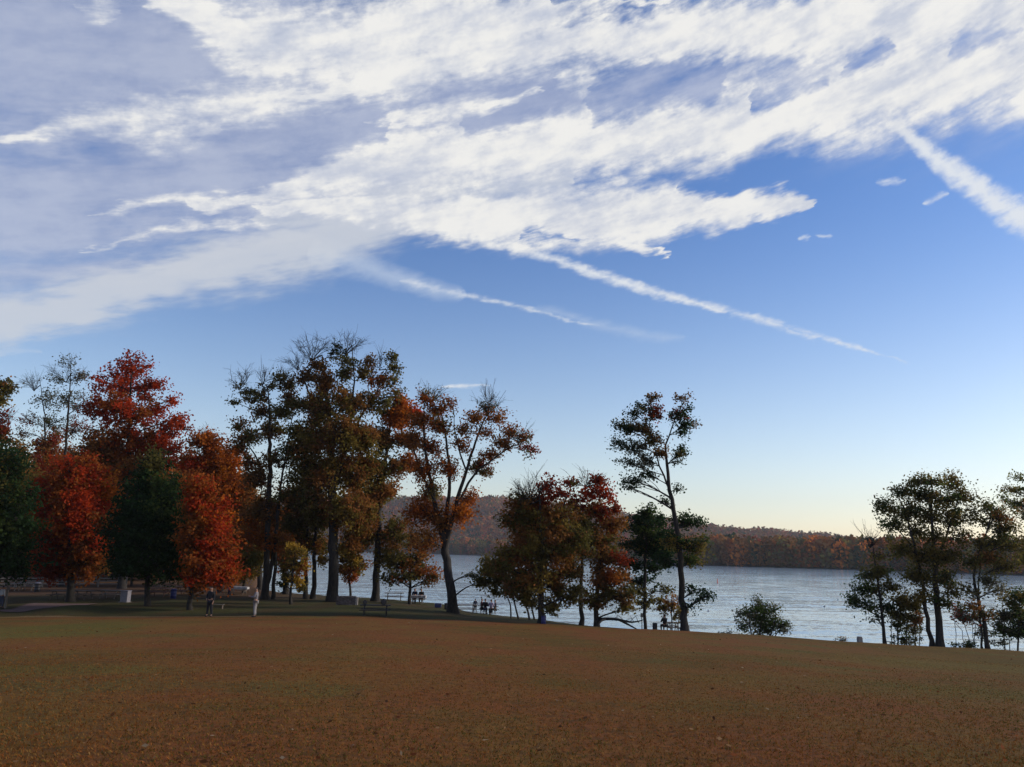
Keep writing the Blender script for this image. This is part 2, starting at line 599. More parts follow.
def ground_mat():
    global nt, L
    m, nt, out = new_mat('grass field')
    L = nt.links.new
    tc = N(nt, 'ShaderNodeTexCoord')
    P = tc.outputs['Object']
    big = noise(vmath('MULTIPLY', P, (1, .55, 0)), .075, 5, .6)
    mid = noise(vmath('MULTIPLY', P, (1, .45, 0)), .35, 6, .65)
    strip = noise(vmath('MULTIPLY', P, (.25, 1, 0)), .55, 4, .6)
    fine = noise(P, 7.0, 8, .7)
    vfine = noise(P, 45.0, 4, .7)

    def mix(a, b, f):
        n = N(nt, 'ShaderNodeMix', data_type='RGBA')
        if isinstance(f, float): n.inputs['Factor'].default_value = f
        else: L(f, n.inputs['Factor'])
        for k, v in ((6, a), (7, b)):
            if isinstance(v, tuple): n.inputs[k].default_value = (*v, 1)
            else: L(v, n.inputs[k])
        return n.outputs[2]
    red = (.210, .070, .019)
    tan = (.195, .098, .020)
    olv = (.098, .070, .010)
    grn = (.052, .056, .018)
    a = mix(red, tan, ramp01(mid, .38, .66))
    wet = math_('ADD', math_('MULTIPLY', big, .7), math_('MULTIPLY', strip, .3))
    a = mix(a, olv, math_('MULTIPLY', ramp01(wet, .47, .60), .75))
    # greener to the right, as the field falls to the lake
    sp = N(nt, 'ShaderNodeSeparateXYZ')
    L(P, sp.inputs[0])
    rg = math_('MULTIPLY', ramp01(math_('ADD', sp.outputs[0], math_('MULTIPLY', math_('SUBTRACT', mid, .5), 30)), 0, 28), .6)
    a = mix(a, olv, rg)
    gp1 = noise(vmath('MULTIPLY', vmath('ADD', P, (31, 7, 0)), (.55, 1.3, 0)), .11, 4, .55)
    a = mix(a, (.105, .098, .022), math_('MULTIPLY', ramp01(math_('MULTIPLY_ADD', math_('SUBTRACT', mid, .5), .45, gp1), .56, .67), .6))
    for (cx, cy, rx_, ry_, st) in ((-21, 36, 6, 12, .85), (-9.5, 17.5, 3.4, 1.5, .55), (-3.8, 27, 2.2, 1.2, .45), (17, 33, 6, 5, .5), (9, 20, 6, 3, .4)):
        q = vmath('LENGTH', vmath('MULTIPLY', vmath('SUBTRACT', P, (cx, cy, 0)), (1 / rx_, 1 / ry_, 0)))
        q = math_('MULTIPLY_ADD', math_('SUBTRACT', mid, .5), 2.6, q)
        a = mix(a, (.125, .112, .018), math_('MULTIPLY', ramp01(q, 1.15, .45), st))
    lw = N(nt, 'ShaderNodeAttribute', attribute_name='lawn')
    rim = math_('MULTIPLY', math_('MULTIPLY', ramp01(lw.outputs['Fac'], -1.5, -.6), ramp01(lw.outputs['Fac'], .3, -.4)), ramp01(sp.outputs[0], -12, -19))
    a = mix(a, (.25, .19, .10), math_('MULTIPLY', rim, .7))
    e = math_('ADD', lw.outputs['Fac'], math_('MULTIPLY', math_('SUBTRACT', mid, .5), 3.5))
    g2 = mix(grn, (.066, .048, .020), ramp01(mid, .42, .62))
    a = mix(a, g2, ramp01(e, -.4, .5))
    # leaf litter and bare earth under the wood at the left
    lit = math_('MULTIPLY', ramp01(math_('ADD', lw.outputs['Fac'], math_('MULTIPLY', math_('SUBTRACT', big, .5), 30)), 12, 26),
                ramp01(sp.outputs[0], -12, -30))
    a = mix(a, (.105, .055, .032), lit)
    a = mix(a, (.075, .055, .013), math_('MULTIPLY', ramp01(noise(vmath('MULTIPLY', P, (.5, 2.2, 0)), .8, 5, .65), .52, .68), .4))
    # blade-scale variation
    a = mix(a, (.045, .030, .014), math_('MULTIPLY', ramp01(fine, .56, .40), .55))
    a = mix(a, (.24, .135, .042), math_('MULTIPLY', ramp01(vfine, .58, .72), .55))
    p = N(nt, 'ShaderNodeBsdfPrincipled')
    p.inputs['Roughness'].default_value = .95
    p.inputs['Specular IOR Level'].default_value = .1
    L(a, p.inputs['Base Color'])
    b = N(nt, 'ShaderNodeBump')
    b.inputs['Strength'].default_value = .9
    b.inputs['Distance'].default_value = .06
    L(math_('ADD', fine, math_('MULTIPLY', vfine, .5)), b.inputs['Height'])
    L(b.outputs['Normal'], p.inputs['Normal'])
    L(p.outputs[0], out.inputs['Surface'])
    return m


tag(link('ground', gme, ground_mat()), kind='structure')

# ------------------------------------------------------------------ lake
def water_mat():
    global nt, L
    m, nt, out = new_mat('lake water')
    L = nt.links.new
    tc = N(nt, 'ShaderNodeTexCoord')
    P = tc.outputs['Object']
    p = N(nt, 'ShaderNodeBsdfPrincipled')
    p.inputs['Base Color'].default_value = (.27, .36, .42, 1)  # base paler than the water itself, standing in for part of the reflected sky
    p.inputs['Roughness'].default_value = .12
    p.inputs['IOR'].default_value = 1.33
    # wind waves: the slope of every facet, calmer and rougher in long streaks
    wv = noise(vmath('MULTIPLY', P, (.7, 1.0, 1)), 1.7, 3, .6, color=True)
    wv2 = noise(vmath('MULTIPLY', P, (.25, 1.0, 1)), .35, 2, .6, color=True)
    amp = math_('MULTIPLY_ADD', ramp01(noise(vmath('MULTIPLY', P, (.12, 1.0, 1)), .045, 4, .6), .38, .64), .2, .12)
    sl = vmath('ADD', vmath('SUBTRACT', wv, (.5, .5, .5)), vmath('SCALE', vmath('SUBTRACT', wv2, (.5, .5, .5)), scale=.8))
    sl = vmath('MULTIPLY', vmath('SCALE', sl, scale=amp), (1.0, 1.3, 0))
    nv = vmath('NORMALIZE', vmath('ADD', sl, (0, 0, 1)))
    L(nv, p.inputs['Normal'])
    L(p.outputs[0], out.inputs['Surface'])
    return m


xs = np.linspace(-2500, 2500, 26)
ys = np.linspace(45, 2600, 26)
X, Y = np.meshgrid(xs, ys)
V = np.stack([X, Y, np.full_like(X, LAKE)], -1).reshape(-1, 3)
i = np.arange(25)[:, None] * 26
j = np.arange(25)[None, :]
Fq = np.stack([i + j, i + j + 1, i + 26 + j + 1, i + 26 + j], -1).reshape(-1, 4)
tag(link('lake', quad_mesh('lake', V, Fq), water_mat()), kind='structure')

# ------------------------------------------------------------------ far hills and far woods
RIDGE_U = upx([-100, 150, 250, 330, 415, 490, 540, 600, 650, 720, 780, 830, 900, 1000, 1150])
RIDGE_Y = np.array([512, 508, 505, 501, 498, 499, 503, 511, 519, 529, 532, 537, 544, 551, 556.])
HOR = 549.5 + np.tan(R(ROLL)) * (RIDGE_U * F)
RIDGE_A = (HOR - RIDGE_Y) / F
RD = 1900.0


def hill_z(u, d):
    H = np.maximum(ip(u, RIDGE_U, RIDGE_A) * RD + 9.0 - 13, 3)
    fs = ip(u, U_FS, V_FS) + 60
    t = np.clip((d - fs) / (RD - fs), 0, 1)
    s = t * t * (3 - 2 * t)
    back = np.clip((d - RD) / 900, 0, 1)
    z = LAKE + H * (s ** 1.7 * .94 + .06 * t) * (1 - .6 * back)
    wob = 4.0 * np.sin(u * 60 + d * .011) * np.sin(d * .017 - u * 31) * t
    return z + wob


us = np.linspace(-.62, .8, 160)
ds = np.linspace(480, 2800, 70)
UU, DD = np.meshgrid(us, ds)
Z = hill_z(UU, DD)
Z = np.where(DD < ip(UU, U_FS, V_FS) + 40, LAKE - 3, Z)
V = np.stack([UU * DD, DD, Z], -1).reshape(-1, 3)
i = np.arange(69)[:, None] * 160
j = np.arange(159)[None, :]
Fq = np.stack([i + j, i + j + 1, i + 160 + j + 1, i + 160 + j], -1).reshape(-1, 4)
tag(link('hill', quad_mesh('hill', V, Fq, smooth=True), simple_mat('forest floor', (.06, .04, .03), .95, .3, .02)), kind='structure')

PAL = {
    'dkgreen': (.026, .050, .019), 'green': (.058, .086, .024), 'olive': (0.185, 0.135, 0.032),
    'dkolive': (0.115, 0.098, 0.028), 'brown': (0.25, 0.11, 0.032), 'dkbrown': (0.155, 0.082, 0.03),
    'rust': (0.3, 0.088, 0.02), 'red': (0.4, 0.052, 0.016), 'dkred': (0.24, 0.042, 0.018),
    'orange': (0.47, 0.14, 0.02), 'yellow': (.40, .25, .04), 'ygreen': (.18, .18, .04), 'grey': (.10, .10, .065),
}


def leaf_quads(C, size, colr, flat=0.0, aspect=.65):
    """one small diamond leaf at every point of C"""
    n = len(C)
    a = rng.normal(size=(n, 3))
    a[:, 2] *= (1 - flat)
    a /= np.linalg.norm(a, axis=1)[:, None] + 1e-9
    b = rng.normal(size=(n, 3))
    b -= (b * a).sum(1)[:, None] * a
    b[:, 2] *= (1 - flat)
    b /= np.linalg.norm(b, axis=1)[:, None] + 1e-9
    s = size * rng.uniform(.65, 1.35, n)[:, None]
    V = np.stack([C - a * s, C + b * s * aspect, C + a * s, C - b * s * aspect], 1).reshape(-1, 3)
    Fq = np.arange(n * 4).reshape(n, 4)
    cols = np.repeat(colr, 4, axis=0)
    return V, Fq, cols


def woods(name, label, U, Dd, zfun, hgt, wid, nq, qs, palw, cat='wood'):
    """a far wood that reads as one mass: crowns of leaf clumps"""
    n = len(U)
    X, Y = U * Dd, Dd
    Zb = zfun(U, Dd)
    H = hgt * rng.uniform(.7, 1.25, n)
    W = wid * rng.uniform(.75, 1.3, n)
    names, wts = zip(*palw)
    pal = np.array([PAL[k] for k in names])
    # patchy choice of colour
    pick = rng.choice(len(names), n, p=np.array(wts) / sum(wts))
    patch = (np.sin(X * .035 + 1.2) * np.sin(Y * .028 + X * .013) > .45)
    pick = np.where(patch & (rng.random(n) < .6), rng.integers(0, len(names)), pick)
    cc = pal[pick] * rng.uniform(.5, 1.35, (n, 1))
    d = rng.normal(size=(n, nq, 3))
    d /= np.linalg.norm(d, axis=2)[:, :, None]
    rr = rng.uniform(.45, 1.0, (n, nq, 1)) ** .5
    C = d * rr
    C[:, :, 2] = C[:, :, 2] * .5 + .55
    C *= np.stack([W, W, H], 1)[:, None, :]
    lo = (rng.random((n, nq)) < .18)
    C[:, :, 2] = np.where(lo, C[:, :, 2] * .35, C[:, :, 2])
    C += np.stack([X, Y, Zb], 1)[:, None, :]
    colr = np.repeat(cc[:, None, :], nq, 1) * rng.uniform(.8, 1.2, (n, nq, 1))
    V, Fq, cols = leaf_quads(C.reshape(-1, 3), qs, colr.reshape(-1, 3), aspect=.8)
    o = link(name, quad_mesh(name, V, Fq, cols), FARLEAF)
    tag(o, label, cat, None, 'stuff')
    return o


n = 1900
U = rng.uniform(-.30, .95, n)
Dd = ip(U, U_FS, V_FS) + 2 + rng.uniform(0, 1, n) ** 1.3 * 90
gzf = lambda U, D: np.maximum(ground_z(U * D, D), np.where(D > ip(U, U_FS, V_FS) + 45, hill_z(U, D), -99))
woods('shore_forest', 'band of rust and olive autumn forest lining the far shore of the lake', U, Dd, gzf, 17, 6.5, 110, 1.5,
      (('rust', 2.2), ('orange', 1.2), ('brown', 3), ('olive', 2.4), ('dkgreen', 3), ('dkolive', 2.6), ('dkred', .5)))
n = 9000
U = rng.uniform(-.45, .75, n)
f0 = ip(U, U_FS, V_FS) + 80
Dd = f0 + rng.uniform(0, 1, n) ** .8 * (2050 - f0)
woods('hill_forest', 'brown purple autumn forest covering the long hill beyond the lake', U, Dd, hill_z, 15, 6.5, 22, 2.6,
      (('brown', 4), ('rust', 2.6), ('dkbrown', 2), ('olive', 1.2), ('dkgreen', .8), ('dkred', 1.2)))

# ------------------------------------------------------------------ trees
def curve(p0, p1, n=6, lift=.25, wob=.06):
    t = np.linspace(0, 1, n)[:, None]
    Lg = np.linalg.norm(p1 - p0)
    mid = (p0 + p1) / 2 + np.array((0, 0, -lift * .0)) + rng.normal(size=3) * wob * Lg
    ctrl = mid + np.array((0, 0, lift * Lg * .25))
    return (1 - t) ** 2 * p0 + 2 * t * (1 - t) * ctrl + t ** 2 * p1


def smooth_path(P, rads, step=.6):
    P = np.asarray(P); rads = np.asarray(rads)
    if len(P) == 2:
        m = max(3, int(np.linalg.norm(P[1] - P[0]) / step))
        t = np.linspace(0, 1, m)
        return P[0] + (P[1] - P[0]) * t[:, None], np.interp(t, [0, 1], rads)
    out, ro = [], []
    Q = np.vstack([2 * P[0] - P[1], P, 2 * P[-1] - P[-2]])
    for k in range(1, len(Q) - 2):
        m = max(2, int(np.linalg.norm(Q[k + 1] - Q[k]) / step))
        for t in np.arange(m) / m:
            a, b, c_, d_ = Q[k - 1], Q[k], Q[k + 1], Q[k + 2]
            out.append(.5 * ((2 * b) + (c_ - a) * t + (2 * a - 5 * b + 4 * c_ - d_) * t * t + (3 * b - a - 3 * c_ + d_) * t ** 3))
            ro.append(rads[k - 1] + (rads[k] - rads[k - 1]) * t)
    out.append(P[-1]); ro.append(rads[-1])
    return np.array(out), np.array(ro)


DENS = 5.2
LEAFN = .95
GROW = 1.13


def tree(name, label, cat, group, d, trunks, lobes, leaf=.15, clump=.55, per=60, flat=0.1, bare=(), thick=1.0, flare=True, depth=1.0, spread=None):
    """trunks: lists of (px, py, radius in m), the first point standing on the ground; lobes: (px, py, rx, ry, palette, density)"""
    b0 = base_at(trunks[0][0][0], d)
    root = empty(name, b0)
    tag(root, label, cat, group)
    mpp = d / F
    T = Tubes()
    B = Tubes()
    nodes, nrad = [], []
    for k, tr in enumerate(trunks):
        P = []
        for q, (px, py, r_) in enumerate(tr):
            if q == 0 and (py is None):
                P.append(base_at(px, d + (k * .4 if k else 0)) - np.array((0, 0, .15)))
            else:
                P.append(at(px, py, d + (rng.normal() * .25 if q else 0)))
        rr = [r_ for (_, _, r_) in tr]
        PP, RRr = smooth_path(P, rr)
        PP[1:-1] += rng.normal(size=PP[1:-1].shape) * .04
        if flare and tr[0][1] is None:
            hz = PP[:, 2] - PP[0, 2]
            RRr = RRr * (1 + .55 * np.exp(-hz / .45))
        T.add(PP, RRr, 9)
        nodes.append(PP); nrad.append(RRr)
    nodes = np.concatenate(nodes); nrad = np.concatenate(nrad)
    allC, allcol = [], []
    seed = rng.uniform(0, 6)
    for (px, py, rx, ry, pal, den) in lobes:
        rxm, rym = rx * mpp * GROW, ry * mpp * GROW
        dz = rng.uniform(-1, 1) * depth * min(rxm, 2.5) * .6
        c0 = at(px, py, d + dz)
        hd = np.linalg.norm(nodes[:, :2] - c0[:2], axis=1)
        cost = np.linalg.norm(nodes - c0, axis=1) + 2.2 * np.maximum(0, nodes[:, 2] - (c0[2] - .35 * hd))
        k = int(np.argmin(cost))
        p0, r0 = nodes[k], nrad[k]
        rb = min(r0 * .55, .03 + .018 * np.linalg.norm(c0 - p0)) * thick
        br = curve(p0, c0, 7)
        B.add(br, np.linspace(max(rb, .03), .02, 7), 5)
        # pale/bare lobes
        nc = max(4, int(den * DENS * rxm * rym * math.pi * (.55 / clump) ** 2))
        v = rng.normal(size=(nc, 3))
        v /= np.linalg.norm(v, axis=1)[:, None]
        v *= (rng.uniform(.12, 1, nc) ** .42)[:, None]
        Cc = c0 + v * np.array((rxm, max(min(rxm, rym * 1.4), .6) * depth, rym))
        pals = pal.split('+')
        base = np.array([PAL[p_] for p_ in pals])
        # gentle grouping of colours through the lobe
        fld = .5 + .5 * np.sin(Cc @ np.array((1.1, .9, 1.5)) + seed) * np.cos(Cc @ np.array((-.7, 1.2, .8)) + 2 * seed) + rng.normal(size=nc) * .16
        pick = np.clip((fld * len(pals)).astype(int), 0, len(pals) - 1)
        cb = base[pick] * rng.uniform(.8, 1.22, (nc, 1)) * rng.uniform(.94, 1.06, (nc, 3))
        starts = br[rng.integers(2, 7, nc)]
        for q in range(nc):
            B.add(curve(starts[q], Cc[q], 5, wob=.12), np.linspace(.026, .008, 5) * thick, 4)
        nl = np.maximum(5, (per * LEAFN * rng.uniform(.35, 1.4, nc)).astype(int))
        idx = np.repeat(np.arange(nc), nl)
        dirs = Cc - starts
        ln = np.linalg.norm(dirs, axis=1)
        dirs = dirs / (ln[:, None] + 1e-6) * np.minimum(ln, clump * 2.6)[:, None]
        sz = clump * rng.uniform(.5, 1.2, nc) * .78
        tt = rng.uniform(-.62, .2, len(idx))
        g = rng.normal(size=(len(idx), 3))
        g *= np.minimum(1, 1.9 / np.linalg.norm(g, axis=1))[:, None]
        g[:, 2] *= .8
        allC.append(Cc[idx] + dirs[idx] * tt[:, None] + g * (sz[idx] * rng.uniform(.4, 1.3, len(idx)))[:, None])
        allcol.append(cb[idx] * rng.uniform(.78, 1.22, (len(idx), 1)))
    # bare twigs: fans of fine branches reaching (px, py) in a radius
    for (px, py, rx, ry, cnt) in bare:
        c0 = at(px, py, d)
        hd = np.linalg.norm(nodes[:, :2] - c0[:2], axis=1)
        cost = np.linalg.norm(nodes - c0, axis=1) + 2.2 * np.maximum(0, nodes[:, 2] - (c0[2] - .5 * hd))
        k = int(np.argmin(cost))
        low = at(px, py + ry * .9, d)
        B.add(curve(nodes[k], low, 5), np.linspace(.06, .04, 5), 5)
        for q in range(cnt):
            a = rng.uniform(-1.25, 1.25)
            rr = rng.uniform(.6, 1)
            tip = at(px + math.sin(a) * rx * rr, py + ry * .55 - math.cos(a) * ry * 1.35 * rr, d + rng.normal() * rx * mpp * .4)
            br = curve(low, tip, 7, wob=.13)
            B.add(br, np.linspace(.028, .009, 7), 4)
            for w in range(6):
                kk = rng.integers(1, 6)
                dirn = (br[kk + 1] - br[kk]) / np.linalg.norm(br[kk + 1] - br[kk])
                t2 = br[kk] + (dirn + rng.normal(size=3) * .6) * rng.uniform(.4, 1.0)
                sb_ = curve(br[kk], t2, 4, wob=.1)
                B.add(sb_, np.linspace(.015, .007, 4), 3)
                for w2 in range(3):
                    t3 = sb_[rng.integers(1, 4)] + (dirn * .4 + rng.normal(size=3) * .5) * rng.uniform(.3, .6)
                    k3 = rng.integers(1, 3)
                    B.add(curve(sb_[k3], t3, 3, wob=.1), np.linspace(.010, .006, 3), 3)
    T.build('trunk', BARK, root, b0)
    if B.n:
        B.build('branches', BARK, root, b0)
    if allC:
        C = np.concatenate(allC); K = np.concatenate(allcol)
        # no leaves below the grass
        gz_ = ground_z(C[:, 0], C[:, 1])
        keep = C[:, 2] > gz_ + .15
        V, Fq, cols = leaf_quads(C[keep], leaf * .87, K[keep], flat)
        link('crown', quad_mesh('crown', V - b0, Fq, cols), LEAF, root)
    return root


G_L = 'autumn trees on the left lawn'
G_S = 'trees along the lake shore'
G_R = 'trees at the right end of the shore'
G_W = 'trees of the wood behind the picnic tables'
G_B = 'bushes along the lake shore'

# ---- left lawn
tree('broadleaf_tree', 'dark green full tree cut off by the left edge of the photo', 'tree', G_L, 60,
     [[(-9, None, .2), (-8, 560, .17), (-5, 500, .1), (-3, 460, .05)]],
     [(0, 478, 24, 32, 'dkgreen+dkolive', 1.1), (-18, 520, 34, 34, 'dkgreen', 1.2), (16, 515, 22, 32, 'dkgreen+green', 1.1), (10, 555, 30, 24, 'dkgreen', 1.3),
      (-22, 560, 30, 22, 'dkgreen', 1.2), (-8, 455, 12, 12, 'dkgreen', .8)], leaf=.14)
tree('maple_tree', 'scarlet rounded maple between two dark green trees', 'tree', G_L, 68,
     [[(71, None, .3), (71, 560, .25), (73, 500, .14), (74, 465, .05)]],
     [(74, 472, 24, 20, 'red+rust', 1.1), (56, 500, 24, 28, 'red+dkred', 1.1), (94, 498, 22, 26, 'red+orange', 1.2), (74, 515, 24, 28, 'red+rust', 1.1),
      (50, 540, 18, 26, 'dkred+red', 1.0), (98, 532, 18, 24, 'rust+red+brown', 1.0), (74, 556, 26, 22, 'rust+dkred', 1.2), (88, 560, 20, 16, 'rust+brown', 1.0),
      (55, 566, 16, 14, 'dkred', 1.0)], leaf=.15)
tree('broadleaf_tree', 'dark green egg shaped tree standing right of the scarlet maple', 'tree', G_L, 63,
     [[(148, None, .2), (148, 560, .17), (150, 500, .1), (151, 460, .04)]],
     [(152, 472, 16, 18, 'dkgreen+dkolive', 1.1), (138, 500, 22, 24, 'dkgreen', 1.2), (168, 502, 20, 26, 'dkgreen+green', 1.2), (152, 520, 26, 26, 'dkgreen', 1.2),
      (126, 535, 22, 24, 'dkgreen', 1.2), (176, 538, 20, 26, 'green+dkgreen', 1.2), (150, 556, 30, 22, 'dkgreen', 1.3), (122, 562, 16, 14, 'dkgreen', 1.0), (178, 566, 16, 14, 'green+dkgreen', 1.0)], leaf=.14)
tree('maple_tree', 'orange red maple with foliage hanging low beside the egg shaped green tree', 'tree', G_L, 60,
     [[(190, None, .17), (192, 570, .15), (200, 520, .1), (202, 480, .04)]],
     [(198, 492, 16, 20, 'red+rust', 1.1), (212, 515, 20, 22, 'red+orange', 1.1), (194, 530, 16, 26, 'rust+brown', 1.1), (218, 545, 20, 26, 'rust+red', 1.1),
      (206, 568, 24, 20, 'rust+red', 1.1), (226, 572, 14, 16, 'red+rust', .9), (198, 580, 14, 12, 'brown+rust', .8)], leaf=.14)
tree('maple_tree', 'tall scarlet tree rising above the dark green egg shaped tree', 'tree', G_L, 86,
     [[(122, None, .38), (124, 540, .32), (128, 460, .22), (130, 400, .12), (132, 365, .04)]],
     [(132, 368, 18, 13, 'red+dkred', 0.58), (116, 384, 22, 16, 'red', 0.51), (150, 386, 14, 16, 'red+dkred', 0.51), (100, 408, 18, 15, 'dkred+red', 0.47), (130, 410, 26, 20, 'red+rust', 0.65),
      (158, 410, 13, 10, 'red', 0.44), (170, 400, 10, 6, 'red', 0.41), (176, 425, 14, 12, 'red+dkred', 0.55), (140, 440, 26, 18, 'rust+red', 0.75), (108, 442, 22, 18, 'rust+brown', 0.68),
      (165, 450, 16, 20, 'dkred+red', 0.68), (96, 460, 24, 18, 'brown+olive', 0.68), (130, 472, 30, 20, 'rust+brown', 0.68), (182, 418, 8, 8, 'red', 0.47)], leaf=.17, clump=.6)
tree('broadleaf_tree', 'thin half bare tree with grey green leaves left of the tall scarlet tree', 'tree', G_L, 90,
     [[(62, None, .25), (64, 520, .2), (66, 440, .14), (70, 390, .07), (71, 358, .02)], [(45, 440, .1), (44, 410, .06), (40, 380, .02)]],
     [(70, 362, 11, 8, 'grey+dkolive', 0.34), (58, 378, 12, 9, 'grey+dkolive', 0.38), (82, 378, 14, 9, 'grey+dkbrown', 0.34), (66, 398, 20, 12, 'grey+dkolive', 0.38), (46, 400, 14, 12, 'dkolive+grey', 0.38),
      (84, 405, 12, 12, 'dkbrown+grey', 0.34), (56, 422, 20, 12, 'dkolive+grey', 0.41), (28, 420, 11, 10, 'dkred+dkbrown', 0.45), (76, 430, 16, 14, 'dkbrown+dkred', 0.45), (20, 432, 10, 8, 'dkbrown', 0.38)],
     leaf=0.12, clump=.5, per=30, bare=[(34, 382, 14, 10, 9), (66, 370, 24, 14, 10)])
tree('broadleaf_tree', 'dark brown leaved tree top showing at the left edge above the green tree', 'tree', G_L, 72,
     [[(-12, None, .25), (-10, 500, .2), (-6, 420, .12), (0, 385, .03)]],
     [(3, 384, 10, 9, 'dkolive+brown', .8), (-4, 400, 12, 12, 'dkolive+yellow', .9), (10, 392, 7, 5, 'dkolive', .6), (0, 425, 10, 14, 'dkred+dkbrown', .7), (-10, 440, 16, 16, 'dkbrown', .9)], leaf=.15,
     bare=[(8, 420, 10, 10, 6)])
tree('maple_tree', 'orange rounded tree behind the low hanging orange red maple', 'tree', G_L, 84,
     [[(220, None, .25), (220, 540, .2), (216, 480, .12), (212, 440, .04)]],
     [(208, 446, 16, 14, 'orange+rust', 1.0), (222, 462, 20, 16, 'rust+orange', 1.1), (196, 470, 16, 16, 'rust+red', 1.0), (232, 488, 18, 20, 'orange+rust', 1.0), (214, 492, 20, 20, 'rust+orange', 1.1),
      (246, 500, 14, 18, 'rust+brown', 1.0), (238, 525, 18, 18, 'brown+orange', .9)], leaf=.16, bare=[(210, 436, 16, 12, 9)])
tree('broadleaf_tree', 'tall open tree with dark leaf clumps and a forked trunk left of the giant tree', 'tree', G_S, 74,
     [[(265, None, .33), (267, 560, .27), (268, 520, .25), (270, 460, .2), (270, 425, .12), (268, 392, .05)],
      [(267, 585, .2), (273, 556, .18), (276, 530, .15), (282, 480, .1), (290, 430, .05), (294, 392, .02)],
      [(273, None, .17), (275, 570, .15), (276, 540, .13), (279, 500, .07)],
      [(266, 480, .1), (255, 455, .07), (244, 440, .03)]],
     [(244, 388, 10, 6, 'dkolive', 0.50), (256, 398, 12, 9, 'dkolive+dkbrown', 0.71), (268, 385, 9, 7, 'dkolive', 0.50), (284, 382, 11, 9, 'dkolive+dkbrown', 0.82), (290, 398, 13, 11, 'dkbrown+dkolive', 0.86),
      (280, 412, 14, 10, 'dkolive', 0.86), (262, 414, 12, 10, 'dkbrown+dkolive', 0.77), (272, 430, 16, 9, 'dkbrown+dkolive', 0.92), (240, 425, 10, 6, 'dkolive+brown', 0.82), (250, 436, 14, 9, 'dkolive+brown', 0.92), (238, 446, 12, 9, 'rust+dkolive', 0.82),
      (300, 430, 11, 9, 'dkgreen+dkolive', 0.71), (286, 448, 12, 9, 'dkolive', 0.71), (274, 460, 14, 8, 'dkbrown+dkolive', 0.82), (302, 448, 10, 8, 'dkgreen', 0.61), (234, 402, 7, 3, 'dkolive', 0.41), (258, 478, 16, 14, 'dkbrown', 0.92), (248, 460, 10, 8, 'dkolive+rust', 0.82),
      (262, 510, 20, 18, 'brown+dkbrown', 1.02), (252, 535, 18, 14, 'rust+brown', 1.02), (280, 540, 14, 10, 'brown+rust', 0.82), (290, 495, 14, 14, 'brown+dkolive', 0.82)],
     leaf=0.135, per=46, clump=.5, bare=[(240, 380, 14, 10, 8), (262, 378, 12, 9, 6), (280, 376, 12, 8, 6)])
tree('broadleaf_tree', 'giant olive brown tree with a thick trunk and bare twigs at its top', 'tree', G_S, 73,
     [[(333, None, .5), (333, 570, .45), (333, 530, .42), (332, 480, .36), (330, 430, .26), (326, 385, .14), (322, 355, .05)],
      [(332, 490, .25), (345, 450, .2), (352, 410, .13), (354, 375, .06), (352, 345, .03)],
      [(348, 440, .14), (365, 410, .1), (380, 385, .06), (390, 362, .02)],
      [(331, 450, .16), (318, 420, .12), (308, 390, .08), (298, 366, .03)]],
     [(318, 366, 9, 8, 'dkbrown', 1.19), (308, 378, 12, 8, 'dkbrown+brown', 1.19), (324, 384, 9, 16, 'dkbrown+brown', 1.46), (338, 352, 10, 7, 'dkolive+dkgreen', 0.73), (348, 360, 9, 7, 'dkolive', 0.80), (344, 374, 12, 9, 'dkolive+dkbrown', 0.73),
      (366, 372, 8, 8, 'brown+olive', 1.06), (370, 362, 6, 5, 'dkbrown', 0.92), (392, 358, 8, 5, 'dkolive', 1.06), (394, 370, 7, 6, 'dkolive', 0.92), (393, 384, 6, 8, 'brown+dkolive', 0.92), (378, 380, 9, 8, 'brown+rust', 1.06), (385, 400, 10, 8, 'dkolive', 0.92),
      (320, 410, 16, 18, 'brown+olive+dkbrown', 1.46), (350, 402, 18, 16, 'brown+olive+dkbrown', 1.33), (372, 404, 11, 11, 'brown+olive', 0.92), (312, 440, 18, 20, 'brown+olive', 1.46), (342, 435, 24, 20, 'brown+olive+dkbrown', 1.53),
      (366, 440, 14, 16, 'olive+brown', 1.19), (304, 470, 20, 20, 'olive+dkolive', 1.46), (334, 472, 24, 22, 'olive+brown', 1.53), (360, 475, 18, 20, 'brown+olive', 1.33), (316, 505, 22, 20, 'dkolive+dkbrown', 1.46), (346, 510, 20, 18, 'olive+brown', 1.46),
      (300, 405, 8, 8, 'dkolive', 0.80), (400, 392, 6, 5, 'dkolive', 0.66), (298, 430, 9, 7, 'dkolive', 0.80), (362, 515, 16, 18, 'olive+brown', 1.33), (352, 545, 16, 14, 'brown+olive', 1.19)],
     leaf=0.135, per=52, clump=.52, bare=[(312, 346, 26, 17, 15), (345, 342, 22, 14, 13), (298, 360, 14, 12, 7), (380, 362, 12, 9, 5)])
tree('broadleaf_tree', 'olive tree on two dark trunks just left of the giant tree', 'tree', G_S, 77,
     [[(306, None, .22), (306, 560, .18), (307, 520, .12), (306, 490, .05)], [(313, None, .24), (314, 570, .2), (316, 530, .14), (320, 490, .06)]],
     [(300, 498, 18, 16, 'dkolive+brown', 1.0), (318, 515, 18, 18, 'dkolive+olive', 1.0), (298, 525, 16, 16, 'dkolive', 1.0), (312, 545, 18, 12, 'brown+dkolive', .9), (326, 556, 10, 9, 'olive+yellow', .6), (296, 548, 12, 9, 'brown', .7)], leaf=.15)
